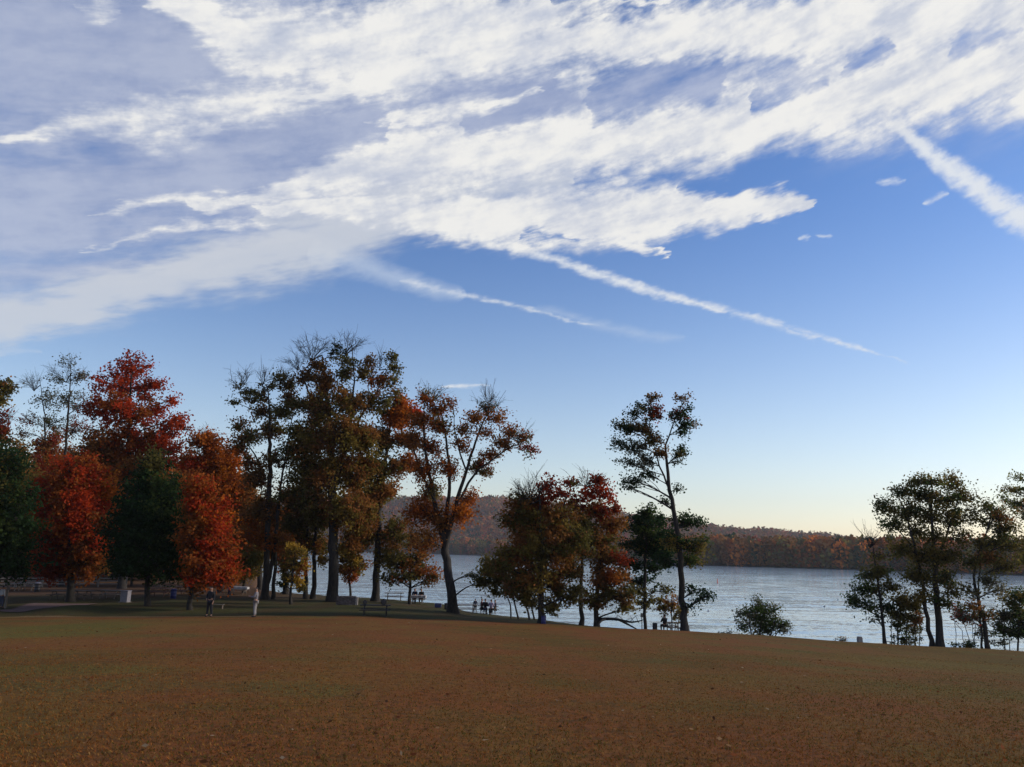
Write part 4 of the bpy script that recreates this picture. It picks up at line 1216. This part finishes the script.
def picnic_table(px, d, rz, label, mat=None, length=1.85, cloth=None, group='picnic tables on the lawn'):
    mat = mat or WOOD
    root = empty('picnic_table', base_at(px, d) - np.array((0, 0, .02)), rz)
    tag(root, label, 'table', group)
    Lh = length
    MB().box((0, 0, .74), (Lh, .74, .045), bev=.008).build('tabletop', mat, root)
    for s_ in (-1, 1):
        MB().box((0, s_ * .66, .44), (Lh, .27, .042), bev=.008).build('seat', mat, root)
    for e_ in (-1, 1):
        x = e_ * (Lh / 2 - .3)
        m = MB()
        for s_ in (-1, 1):
            m.box((x, s_ * .46, .36), (.045, .09, .82), rx=s_ * .5)
        m.box((x + .047, 0, .40), (.045, 1.55, .09))
        m.box((x + .047, 0, .685), (.045, .66, .07))
        m.build('leg_frame', mat, root)
    if cloth is not None:
        bm = bmesh.new()
        bmesh.ops.create_grid(bm, x_segments=24, y_segments=14, size=.5)
        W, H_ = Lh + .5, .74 + .5
        for v in bm.verts:
            x, y = v.co.x * W, v.co.y * H_
            ox, oy = max(abs(x) - Lh / 2 - .01, 0), max(abs(y) - .38, 0)
            z = .768 - (ox + oy) * .95
            v.co = (math.copysign(min(abs(x), Lh / 2 + .012 + .05 * ox), x), math.copysign(min(abs(y), .385 + .05 * oy), y) + .012 * math.sin(x * 14) * (oy > 0), z)
        me = bpy.data.meshes.new('tablecloth')
        bm.to_mesh(me); bm.free()
        o = link('tablecloth', me, CLOTH)
        o.location = root.location; o.rotation_euler = root.rotation_euler
        tag(o, cloth, 'tablecloth')
    return root


picnic_table(375, 56.3, .10, 'dark picnic table alone at the field edge left of the leaning tree', length=2.1, mat=DARKWOOD)
picnic_table(61, 71, .05, 'dark picnic table under the left half of the scarlet maple')
picnic_table(81, 71.5, -.06, 'dark picnic table under the right half of the scarlet maple')
picnic_table(110, 72, .04, 'pale topped picnic table just left of the white cabinet', mat=WOODP)
picnic_table(159, 74, .03, 'reddish picnic table right of the egg shaped tree trunk, beside the blue barrel', mat=WOODR)
picnic_table(165, 84, .1, 'grey picnic table farther back behind the reddish one', mat=WOOD)
picnic_table(185, 77, -.05, 'reddish picnic table between the blue barrel and the low orange red maple', mat=WOODR)
picnic_table(12, 83, .0, 'pale picnic table far back near the pale post', mat=WOODP)
picnic_table(28, 84, .06, 'pale picnic table far back left of the dark litter barrel', mat=WOODP)
picnic_table(238, 80, .05, 'picnic table spread with a pale cloth behind the two standing people', cloth='pale cloth hanging over the table behind the two standing people')
picnic_table(394, 79, .1, 'dark picnic table between the straight trunk and the small brown orange tree')
picnic_table(418, 76, .0, 'picnic table with a white cloth where two people sit', cloth='white cloth on the table of the seated pair', length=1.4)
picnic_table(465, 70, .06, 'dark picnic table right of the leaning trunk', length=1.9)
picnic_table(488, 74, -.1, 'picnic table hidden by the group of four seated people')
picnic_table(673, 61.5, .05, 'low dark picnic table between the seated figure and the slender trunk', length=1.2)

# low bench and small bench
for (px, d, rz, lab, mat, sc) in ((217, 61, .08, 'low pale bench on the grass right of the person in black', WOODP, .75), (890, 60.3, -.05, 'small dark bench beside the dark olive thicket', WOOD, .62)):
    root = empty('bench', base_at(px, d), rz)
    tag(root, lab, 'bench', 'benches on the grass')
    root.scale = (sc, sc, sc)
    MB().box((0, 0, .44), (1.3, .36, .05), bev=.01).build('seat', mat, root)
    for s_ in (-1, 1):
        MB().box((s_ * .5, 0, .2), (.08, .3, .43)).build('leg', WOOD, root)


def barrel(px, d, label, mat, sc=1.0, lid=None, name='litter_barrel'):
    root = empty(name, base_at(px, d) - np.array((0, 0, .02)))
    tag(root, label, 'barrel', 'litter barrels')
    root.scale = (sc, sc, sc)
    MB().lathe([(.27, 0), (.285, .02), (.285, .28), (.297, .30), (.285, .32), (.285, .56), (.297, .58), (.285, .60), (.285, .84), (.298, .86), (.298, .88), (.26, .88)]).build('drum', mat, root)
    MB().lathe([(.25, .883), (.31, .885), (.31, .92), (.27, .97), (.12, 1.0), (.05, 1.005)]).build('lid', lid or mat, root)
    return root


barrel(173, 72, 'blue litter barrel standing between reddish picnic tables', BLUEP, .85)
barrel(37, 81, 'black litter barrel with a pale lid beyond the path', DARKP, .95, WHITEP)
barrel(543.5, 57.3, 'small dark blue barrel at the foot of the rust brown tree', BLUEP, .62, DARKP)
barrel(655, 61, 'short black barrel left of the seated figure by the slender trunk', DARKP, .62)
barrel(446, 70, 'squat black bin just left of the leaning trunk', DARKP, .55)

# white cabinet
root = empty('utility_cabinet', base_at(125, 67.6) - np.array((0, 0, .03)), -.25)
tag(root, 'white boxy cabinet on the grass left of the egg shaped tree trunk', 'cabinet')
MB().box((0, 0, .03), (.8, .55, .08)).build('base', STONEP, root)
MB().box((0, 0, .50), (.68, .45, .86), bev=.015).build('body', WHITEP, root)
MB().box((0, -.24, .50), (.56, .02, .72), bev=.005).build('door', WHITEP, root)
MB().box((0, 0, .95), (.75, .52, .05), bev=.01).build('cover', WHITEP, root)

# cooler
root = empty('cooler', base_at(438, 71))
tag(root, 'bright blue cooler on the grass left of the leaning trunk', 'cooler')
MB().box((0, 0, .17), (.56, .36, .30), bev=.03).build('body', BLUEP, root)
MB().box((0, 0, .345), (.58, .38, .06), bev=.02).build('lid', BLUEP, root)
MB().box((0, -.205, .25), (.3, .03, .03)).build('handle', WHITEP, root)

# posts
root = empty('post', base_at(5, 62))
tag(root, 'tall pale post at the left edge beside the path', 'post')
MB().box((0, 0, .95), (.13, .13, 1.95), bev=.012).build('shaft', WOODP, root)
MB().box((0, 0, 1.945), (.17, .17, .05), bev=.01).build('cap', WOODP, root)
root = empty('marker_post', base_at(860, 60))
tag(root, 'short pale concrete post at the field edge above the water', 'post')
MB().box((0, 0, .24), (.34, .30, .52), bev=.03).build('shaft', STONEP, root)
MB().box((0, 0, .52), (.30, .26, .05), bev=.02).build('cap', STONEP, root)
root = empty('sign_post', base_at(642, 63))
tag(root, 'thin metal sign post by the flat tiered pine', 'post')
MB().lathe([(.035, 0), (.035, 1.3), (.02, 1.32)], 8).build('shaft', GALV, root)
MB().box((0, -.045, 1.12), (.22, .012, .3), bev=.004).build('plate', GALV, root)

# low stone block wall
root = empty('stone_wall', base_at(346, 68), .12)
tag(root, 'low wall of rough grey stone at the foot of the giant tree', 'wall')
bm = bmesh.new()
bmesh.ops.create_cube(bm, size=1.0, matrix=Matrix.Translation((0, 0, .27)) @ Matrix.Diagonal((1.55, .5, .75, 1)))
bmesh.ops.subdivide_edges(bm, edges=bm.edges, cuts=7, use_grid_fill=True)
for v in bm.verts:
    v.co += Vector(rng.normal(size=3) * .018)
me = bpy.data.meshes.new('wall'); bm.to_mesh(me); bm.free()
link('stones', me, STONE, root)
MB().box((.06, 0, .67), (1.5, .46, .07), bev=.02).build('coping', STONE, root)
MB().box((.86, -.02, .32), (.2, .46, .66), bev=.02).build('end_block', STONEP, root)

# rail fence at the back of the picnic ground
fp = [base_at(px, d) for px, d in ((-14, 87), (14, 88), (42, 88.5), (70, 89), (98, 89.5), (126, 90))]
root = empty('rail_fence', fp[2])
tag(root, 'pale rail fence behind the picnic tables under the trees', 'fence')
for p in fp:
    q = Vector(p - fp[2])
    MB().box(q + Vector((0, 0, .5)), (.13, .13, 1.15), bev=.01).build('post', WOODP, root)
for a, b in zip(fp[:-1], fp[1:]):
    for h_ in (.35, .65, .95):
        A, B_ = Vector(a - fp[2]) + Vector((.075, 0, h_)), Vector(b - fp[2]) + Vector((-.075, 0, h_))
        dv = B_ - A
        MB().box((A + B_) / 2, (dv.length, .05, .12), rz=math.atan2(dv.y, dv.x), ry=-math.asin(dv.z / dv.length)).build('rail', WOODP, root)

# ------------------------------------------------------------------ fallen branch
T = Tubes()
o0 = base_at(618, 61)


def gp(px, d, h_):
    p = base_at(px, d); p[2] += h_
    return p


pth, rr_ = smooth_path([gp(598, 62, .5), gp(606, 61.6, .6), gp(618, 61.2, .62), gp(632, 61, .5), gp(644, 60.8, .75)], [.13, .12, .1, .07, .03])
T.add(pth, rr_, 7)
pth, rr_ = smooth_path([gp(618, 61.2, .62), gp(627, 60.6, .35), gp(637, 60.2, .02)], [.09, .08, .04])
T.add(pth, rr_, 6)
pth, rr_ = smooth_path([gp(606, 61.6, .6), gp(601, 60.8, .4), gp(597, 60.4, .0)], [.1, .08, .05])
T.add(pth, rr_, 6)
for k in range(7):
    p = gp(612 + k * 4.5, 61.1, .5)
    T.add(curve(p, p + np.array((rng.normal() * .5, rng.normal() * .3, rng.uniform(.2, .6))), 5), np.linspace(.03, .008, 5), 4)
tag(T.build('fallen_branch', BARK, None, o0), 'dark fallen branch arching over the grass beneath the low red brown tree', 'branch').location = tuple(o0)

# ------------------------------------------------------------------ buoys
for (px, d, lab, mat, sc, tall) in ((718, 262, 'upright reddish marker buoy farthest out on the lake', REDP, 1.0, True),
                                    (824, 148, 'small dark float on the water left of the slim leaning tree', DARKP, .8, False),
                                    (838, 172, 'small dark float nearest the slim leaning tree, farther out', DARKP, .7, False),
                                    (708, 131, 'pale float on the water right of the slender tree trunk', WHITEP, .7, False)):
    r_ = ray(px, 600); r_ = r_ / r_[1] * d
    root = empty('buoy', (r_[0], d, LAKE - .05))
    tag(root, lab, 'buoy', 'buoys on the lake')
    root.scale = (sc, sc, sc)
    if tall:
        MB().lathe([(.1, -.2), (.28, -.1), (.3, .1), (.16, .2), (.13, 1.1), (.06, 1.2)], 14).build('float', mat, root)
        MB().lathe([(.05, 1.2), (.1, 1.24), (.1, 1.36), (.03, 1.4)], 12).build('lamp', WHITEP, root)
    else:
        MB().lathe([(.05, -.2), (.2, -.1), (.26, .05), (.2, .2), (.05, .28)], 14).build('float', mat, root)
        MB().lathe([(.03, .28), (.045, .3), (.045, .36), (.02, .38)], 8).build('ring', GALV, root)

# ------------------------------------------------------------------ people
SKIN = simple_mat('skin', (.32, .17, .11), .6, .06, 6)
HAIR = simple_mat('hair', (.018, .013, .010), .7, .2, 20)
EYE_M = simple_mat('eye', (.02, .015, .015), .3, .05, 5)
FAB = {k: simple_mat(k + ' fabric', v, .9, .12, 10) for k, v in {
    'black': (.012, .012, .016), 'navy': (.022, .026, .055), 'white': (.55, .56, .60), 'grey': (.16, .15, .17), 'pale': (.20, .19, .20), 'maroon': (.08, .025, .03),
    'lilac': (.32, .28, .40), 'denim': (.05, .06, .11)}.items()}


def skin_obj(name, V, E, Rd, mat, parent, root_i=0, sub=1):
    me = bpy.data.meshes.new(name + ' cage')
    me.from_pydata([tuple(v) for v in V], E, [])
    o = bpy.data.objects.new(name, me)
    col.objects.link(o)
    o.modifiers.new('skin', 'SKIN').use_smooth_shade = True
    for k, r_ in enumerate(Rd):
        sv_ = me.skin_vertices[0].data[k]
        sv_.radius = (r_, r_)
        sv_.use_root = (k == root_i)
    sb = o.modifiers.new('sub', 'SUBSURF')
    sb.levels = sb.render_levels = sub
    dg = bpy.context.evaluated_depsgraph_get()
    dg.update()
    m2 = bpy.data.meshes.new_from_object(o.evaluated_get(dg))
    m2.name = name
    o.modifiers.clear()
    o.data = m2
    bpy.data.meshes.remove(me)
    m2.materials.clear()
    m2.materials.append(mat)
    o.parent = parent
    return o


def person(loc, rz, label, shirt, trousers, pose='stand', height=1.75, group='people in the park', hair=HAIR):
    root = empty('person', loc, rz)
    tag(root, label, 'person', group)
    k = height / 1.75
    root.scale = (k, k, k)
    sit = pose == 'sit'
    dz = -.40 if sit else 0.0
    V, E, Rd = [], [], []

    def v(p, r_, link_to=None, shift=True):
        V.append(np.array(p, float) + np.array((0, 0, dz if shift else 0)))
        Rd.append(r_)
        if link_to is not None: E.append((link_to, len(V) - 1))
        return len(V) - 1
    pel = v((0, 0, .95), .125)
    wai = v((0, .01, 1.10), .115, pel)
    che = v((0, .0, 1.30), .14, wai)
    nb = v((0, -.01, 1.46), .07, che)
    nk = v((0, .005, 1.53), .052, nb)
    hd = v((0, .02, 1.62), .083, nk)
    ht = v((0, .01, 1.70), .07, hd)
    v((0, .115, 1.61), .014, hd)                      # nose
    for s_ in (-1, 1): v((s_ * .092, .0, 1.61), .016, hd)   # ears
    sh, el_, wr, hp, kn, an = {}, {}, {}, {}, {}, {}
    for s_ in (-1, 1):
        sh[s_] = v((s_ * .175, -.01, 1.42), .06, che)
        if pose == 'hold':
            ep, wp, pp = (s_ * .23, .06, 1.17), (s_ * .12, .30, 1.20), (s_ * .08, .37, 1.22)
        elif sit:
            ep, wp, pp = (s_ * .23, .12, 1.16), (s_ * .12, .36, 1.16), (s_ * .09, .43, 1.17)
        elif s_ == 1 and pose == 'elbow':
            ep, wp, pp = (.31, -.06, 1.17), (.22, .10, 1.02), (.17, .14, .98)
        else:
            ep, wp, pp = (s_ * .235, -.02, 1.14), (s_ * .245, .06, .90), (s_ * .245, .085, .83)
        el_[s_] = v(ep, .045, sh[s_])
        wr[s_] = v(wp, .029, el_[s_])
        pm = v(pp, .033, wr[s_])
        dr = np.array(pp) - np.array(wp); dr /= np.linalg.norm(dr)
        side = np.cross(dr, np.array((s_ * 1.0, 0, 0.2))); side /= np.linalg.norm(side)
        for q, ln in enumerate((.070, .082, .086, .074)):
            off = side * (q - 1.5) * .021
            a = v(np.array(pp) + dr * .035 + off, .0095, pm)
            b = v(np.array(pp) + dr * (.035 + ln * .55) + off * 1.1, .009, a)
            v(np.array(pp) + dr * (.035 + ln) + off * 1.1 + np.array((0, -.012, 0)), .008, b)
        a = v(np.array(pp) - side * .038 - dr * .01, .011, pm)
        v(np.array(pp) - side * .058 + dr * .035, .009, a)
        hp[s_] = v((s_ * .09, 0, .88), .098, pel)
        if sit:
            kn[s_] = v((s_ * .12, .42, .51), .065, hp[s_], False)
            an[s_] = v((s_ * .11, .40, .10), .04, kn[s_], False)
            v((s_ * .12, .53, .05), .036, an[s_], False)
        else:
            sp_ = .06 if pose in ('elbow', 'stand') else .02
            kn[s_] = v((s_ * (.095 + sp_ * .5), .025, .50), .064, hp[s_])
            an[s_] = v((s_ * (.10 + sp_), -.01, .10), .04, kn[s_])
            v((s_ * (.11 + sp_), .13, .05), .036, an[s_])
    skin_obj('body', V, E, Rd, SKIN, root)
    # shirt: trunk and sleeves
    idx = [pel, wai, che, nb] + [i for s_ in (-1, 1) for i in (sh[s_], el_[s_], wr[s_])]
    mp = {o: n for n, o in enumerate(idx)}
    SV = [V[i].copy() for i in idx]
    for s_ in (-1, 1): SV[mp[wr[s_]]] = V[el_[s_]] + (V[wr[s_]] - V[el_[s_]]) * .9
    SV[mp[nb]][2] -= .03
    SE = [(mp[a], mp[b]) for a, b in E if a in mp and b in mp]
    skin_obj('shirt', SV, SE, [Rd[i] + .02 for i in idx], FAB[shirt], root)
    idx = [pel] + [i for s_ in (-1, 1) for i in (hp[s_], kn[s_], an[s_])]
    mp = {o: n for n, o in enumerate(idx)}
    SE = [(mp[a], mp[b]) for a, b in E if a in mp and b in mp]
    skin_obj('trousers', [V[i] for i in idx], SE, [Rd[i] + .018 for i in idx], FAB[trousers], root)
    for s_ in (-1, 1):
        A = V[an[s_]]
        skin_obj('shoe', [A + np.array((0, -.04, -.055)), A + np.array((s_ * .008, .07, -.055)), A + np.array((s_ * .015, .17, -.062))], [(0, 1), (1, 2)], [.05, .05, .038], FAB['black'], root)
    Hc = V[hd]
    skin_obj('hair', [Hc + np.array((0, -.035, -.03)), Hc + np.array((0, -.03, .06)), Hc + np.array((0, .035, .105))], [(0, 1), (1, 2)], [.075, .092, .06], hair, root)
    for s_ in (-1, 1):
        MB().lathe([(.001, -.012), (.011, -.006), (.013, 0), (.011, .006), (.001, .012)], 8, tuple(Hc + np.array((s_ * .034, .083, .012)))).build('eye', EYE_M, root)
    return root


pi = math.pi
person(base_at(209, 53.5), pi * .9, 'person in black clothes standing with legs apart at the field edge', 'black', 'black', 'elbow', 1.9)
person(base_at(254.5, 52.5), pi * .52, 'person in grey top and pale trousers standing with hands raised in front', 'grey', 'pale', 'hold', 1.86)
person(base_at(229, 76), 2.6, 'small person in dark clothes standing beneath the low orange red maple', 'black', 'navy', 'stand', 1.4)
person(base_at(.5, 62), -.4, 'person in white top and dark jeans cut off by the left edge', 'white', 'denim', 'stand', 1.66)
person(base_at(475, 76), 0.3, 'small person standing alone between the leaning trunk and the seated group', 'navy', 'black', 'stand', 1.3)


def sit_at(px, d, rz, label, a, b, h_=1.75, grp='people seated at picnic tables'):
    p = base_at(px, d)
    return person(p, rz, label, a, b, 'sit', h_, grp)


sit_at(481.5, 74.0, -pi / 2 - .1, 'person in maroon at the left end of the seated group of four', 'maroon', 'black')
sit_at(485, 73.1, 0, 'person in black with back turned in the seated group of four', 'black', 'navy')
sit_at(491, 73.0, .1, 'person in lilac top with back turned in the seated group of four', 'lilac', 'black')
sit_at(495, 74.0, pi / 2, 'person in navy at the right end of the seated group of four', 'navy', 'black')
sit_at(414.5, 76.7, pi, 'seated person in navy, left one of the pair at the white cloth', 'navy', 'black')
sit_at(421, 76.7, pi, 'seated person in black, right one of the pair at the white cloth', 'black', 'navy')
sit_at(664.5, 60.6, 0.2, 'figure in black seated with back turned by the slender trunk', 'black', 'black', 1.6)

# bags on the lone table
for (px, lab, sc) in ((382.5, 'black bag standing on the right end of the lone picnic table', 1.0), (364.5, 'smaller black bag on the left end of the lone picnic table', .75)):
    tb = bpy.data.objects['picnic_table']
    q = Vector(((px - 375) / F * 56.3, .05, .763))
    root = empty('bag', tb.location + q, .3)
    tag(root, lab, 'bag', 'bags on the lone picnic table')
    root.scale = (sc, sc, sc)
    MB().box((0, 0, .19), (.38, .26, .38), bev=.08).build('body', DARKP, root)
    MB().box((0, -.15, .15), (.26, .07, .2), bev=.03).build('pocket', DARKP, root)
    MB().box((0, 0, .395), (.12, .03, .04), bev=.01).build('handle', DARKP, root)

# ------------------------------------------------------------------ weeds at the crest
tree('weed', 'dry weed stems on the field crest left of the rounded bush', 'weed', 'weeds on the field crest', 61.5,
     [[(722, None, .02), (721, 630, .01)], [(726, None, .02), (727, 628, .01)], [(730, None, .02), (731, 631, .01)]], [(724, 632, 4, 2, 'grey', .4), (729, 632, 3, 2, 'grey', .4)], leaf=.06, clump=.2, per=16, flare=False)
tree('weed', 'dry weed tuft on the field crest left of the short concrete post', 'weed', 'weeds on the field crest', 61,
     [[(842, None, .02), (839, 638, .01)], [(844, None, .02), (846, 637, .01)]], [(840, 639, 4, 1.5, 'dkolive+brown', .4), (845, 639, 4, 1.5, 'brown', .4)], leaf=.06, clump=.2, per=16, flare=False)

# ------------------------------------------------------------------ grass blades and fallen leaves in the foreground
n = 230000
d = 5.6 + (rng.random(n) ** 2.1) * 32
u = rng.uniform(-.78, .78, n)
x = u * d
z = ground_z(x, d)
h = rng.uniform(.010, .032, n) * np.clip(1.3 - d / 34, .3, 1)
w = (.0028 + d * .00035) * rng.uniform(.7, 1.4, n)
a = rng.uniform(0, pi, n)
lean = rng.normal(size=(n, 2)) * .8 * h[:, None]
b0_ = np.stack([x - np.cos(a) * w, d - np.sin(a) * w, z - .004], 1)
b1_ = np.stack([x + np.cos(a) * w, d + np.sin(a) * w, z - .004], 1)
m0 = np.stack([x + lean[:, 0] * .45 + np.cos(a) * w * .7, d + lean[:, 1] * .45 + np.sin(a) * w * .7, z + h * .6], 1)
tp_ = np.stack([x + lean[:, 0], d + lean[:, 1], z + h], 1)
V = np.stack([b0_, b1_, m0, tp_], 1).reshape(-1, 3)
gp_ = np.array([(.225, .080, .022), (.215, .108, .030), (.105, .076, .017), (.09, .085, .02), (.25, .15, .06)])
patch = np.sin(x * .35 + 2 * np.sin(d * .13)) * np.sin(d * .22 + .8 * np.sin(x * .21))
gr = np.clip(.12 + .25 * (patch > .35) + .012 * x, .03, .6)
pick = np.where(rng.random(n) < gr, rng.choice([2, 3], n), rng.choice([0, 1, 4], n, p=[.55, .42, .03]))
cc = gp_[pick] * rng.uniform(.65, 1.3, (n, 1))
me = quad_mesh('grass', V, np.arange(n * 4).reshape(n, 4), np.repeat(cc, 4, 0))
tag(link('grass', me, leaf_mat('grass blade', .25)), 'short dry autumn grass blades over the near field', 'grass', None, 'stuff')
n = 2600
d = 6 + (rng.random(n) ** 1.5) * 46
x = rng.uniform(-.78, .78, n) * d
# more under the trees at the left
C = np.stack([x, d, ground_z(x, d) + .022 + rng.uniform(0, .02, n)], 1)
pal = np.array([(.20, .07, .03), (.11, .05, .025), (.30, .18, .09), (.36, .28, .19), (.07, .04, .025)])
cc = pal[rng.choice(5, n, p=[.33, .32, .2, .05, .10])] * rng.uniform(.7, 1.25, (n, 1))
V, Fq, cols = leaf_quads(C, .036, cc, .8, .6)
tag(link('fallen_leaves', quad_mesh('fallen_leaves', V, Fq, cols), LEAF), 'scattered brown and tan fallen leaves on the field', 'leaf litter', None, 'stuff')
# ------------------------------------------------------------------ the air over the lake
hz = bpy.data.materials.new('haze')
hz.use_nodes = True
hn = hz.node_tree
for n_ in list(hn.nodes): hn.nodes.remove(n_)
ho = hn.nodes.new('ShaderNodeOutputMaterial')
pv = hn.nodes.new('ShaderNodeVolumePrincipled')
pv.inputs['Color'].default_value = (.80, .84, .93, 1)
pv.inputs['Density'].default_value = .00010
pv.inputs['Anisotropy'].default_value = .2
hn.links.new(pv.outputs[0], ho.inputs['Volume'])
X0, X1, Y0, Y1, Z0, Z1 = -3300, 3300, -3300, 3300, -45, 230
hv = [(x, y, z) for z in (Z0, Z1) for (x, y) in ((X0, Y0), (X1, Y0), (X1, Y1), (X0, Y1))]
hf = [(0, 3, 2, 1), (4, 5, 6, 7), (0, 1, 5, 4), (1, 2, 6, 5), (2, 3, 7, 6), (3, 0, 4, 7)]
hm = bpy.data.meshes.new('haze')
hm.from_pydata(hv, [], hf)
tag(link('haze', hm, hz), kind='stuff')
# ------------------------------------------------------------------ render settings
scn.view_settings.view_transform = 'Standard'
scn.view_settings.look = 'None'
scn.view_settings.gamma = 1.0
scn.view_settings.use_curve_mapping = False
scn.view_settings.exposure = EXPO
scn.render.engine = 'CYCLES'
cy = scn.cycles
cy.use_denoising = True
cy.max_bounces = 6
cy.diffuse_bounces = 3
cy.glossy_bounces = 3
cy.transmission_bounces = 4
cy.transparent_max_bounces = 4
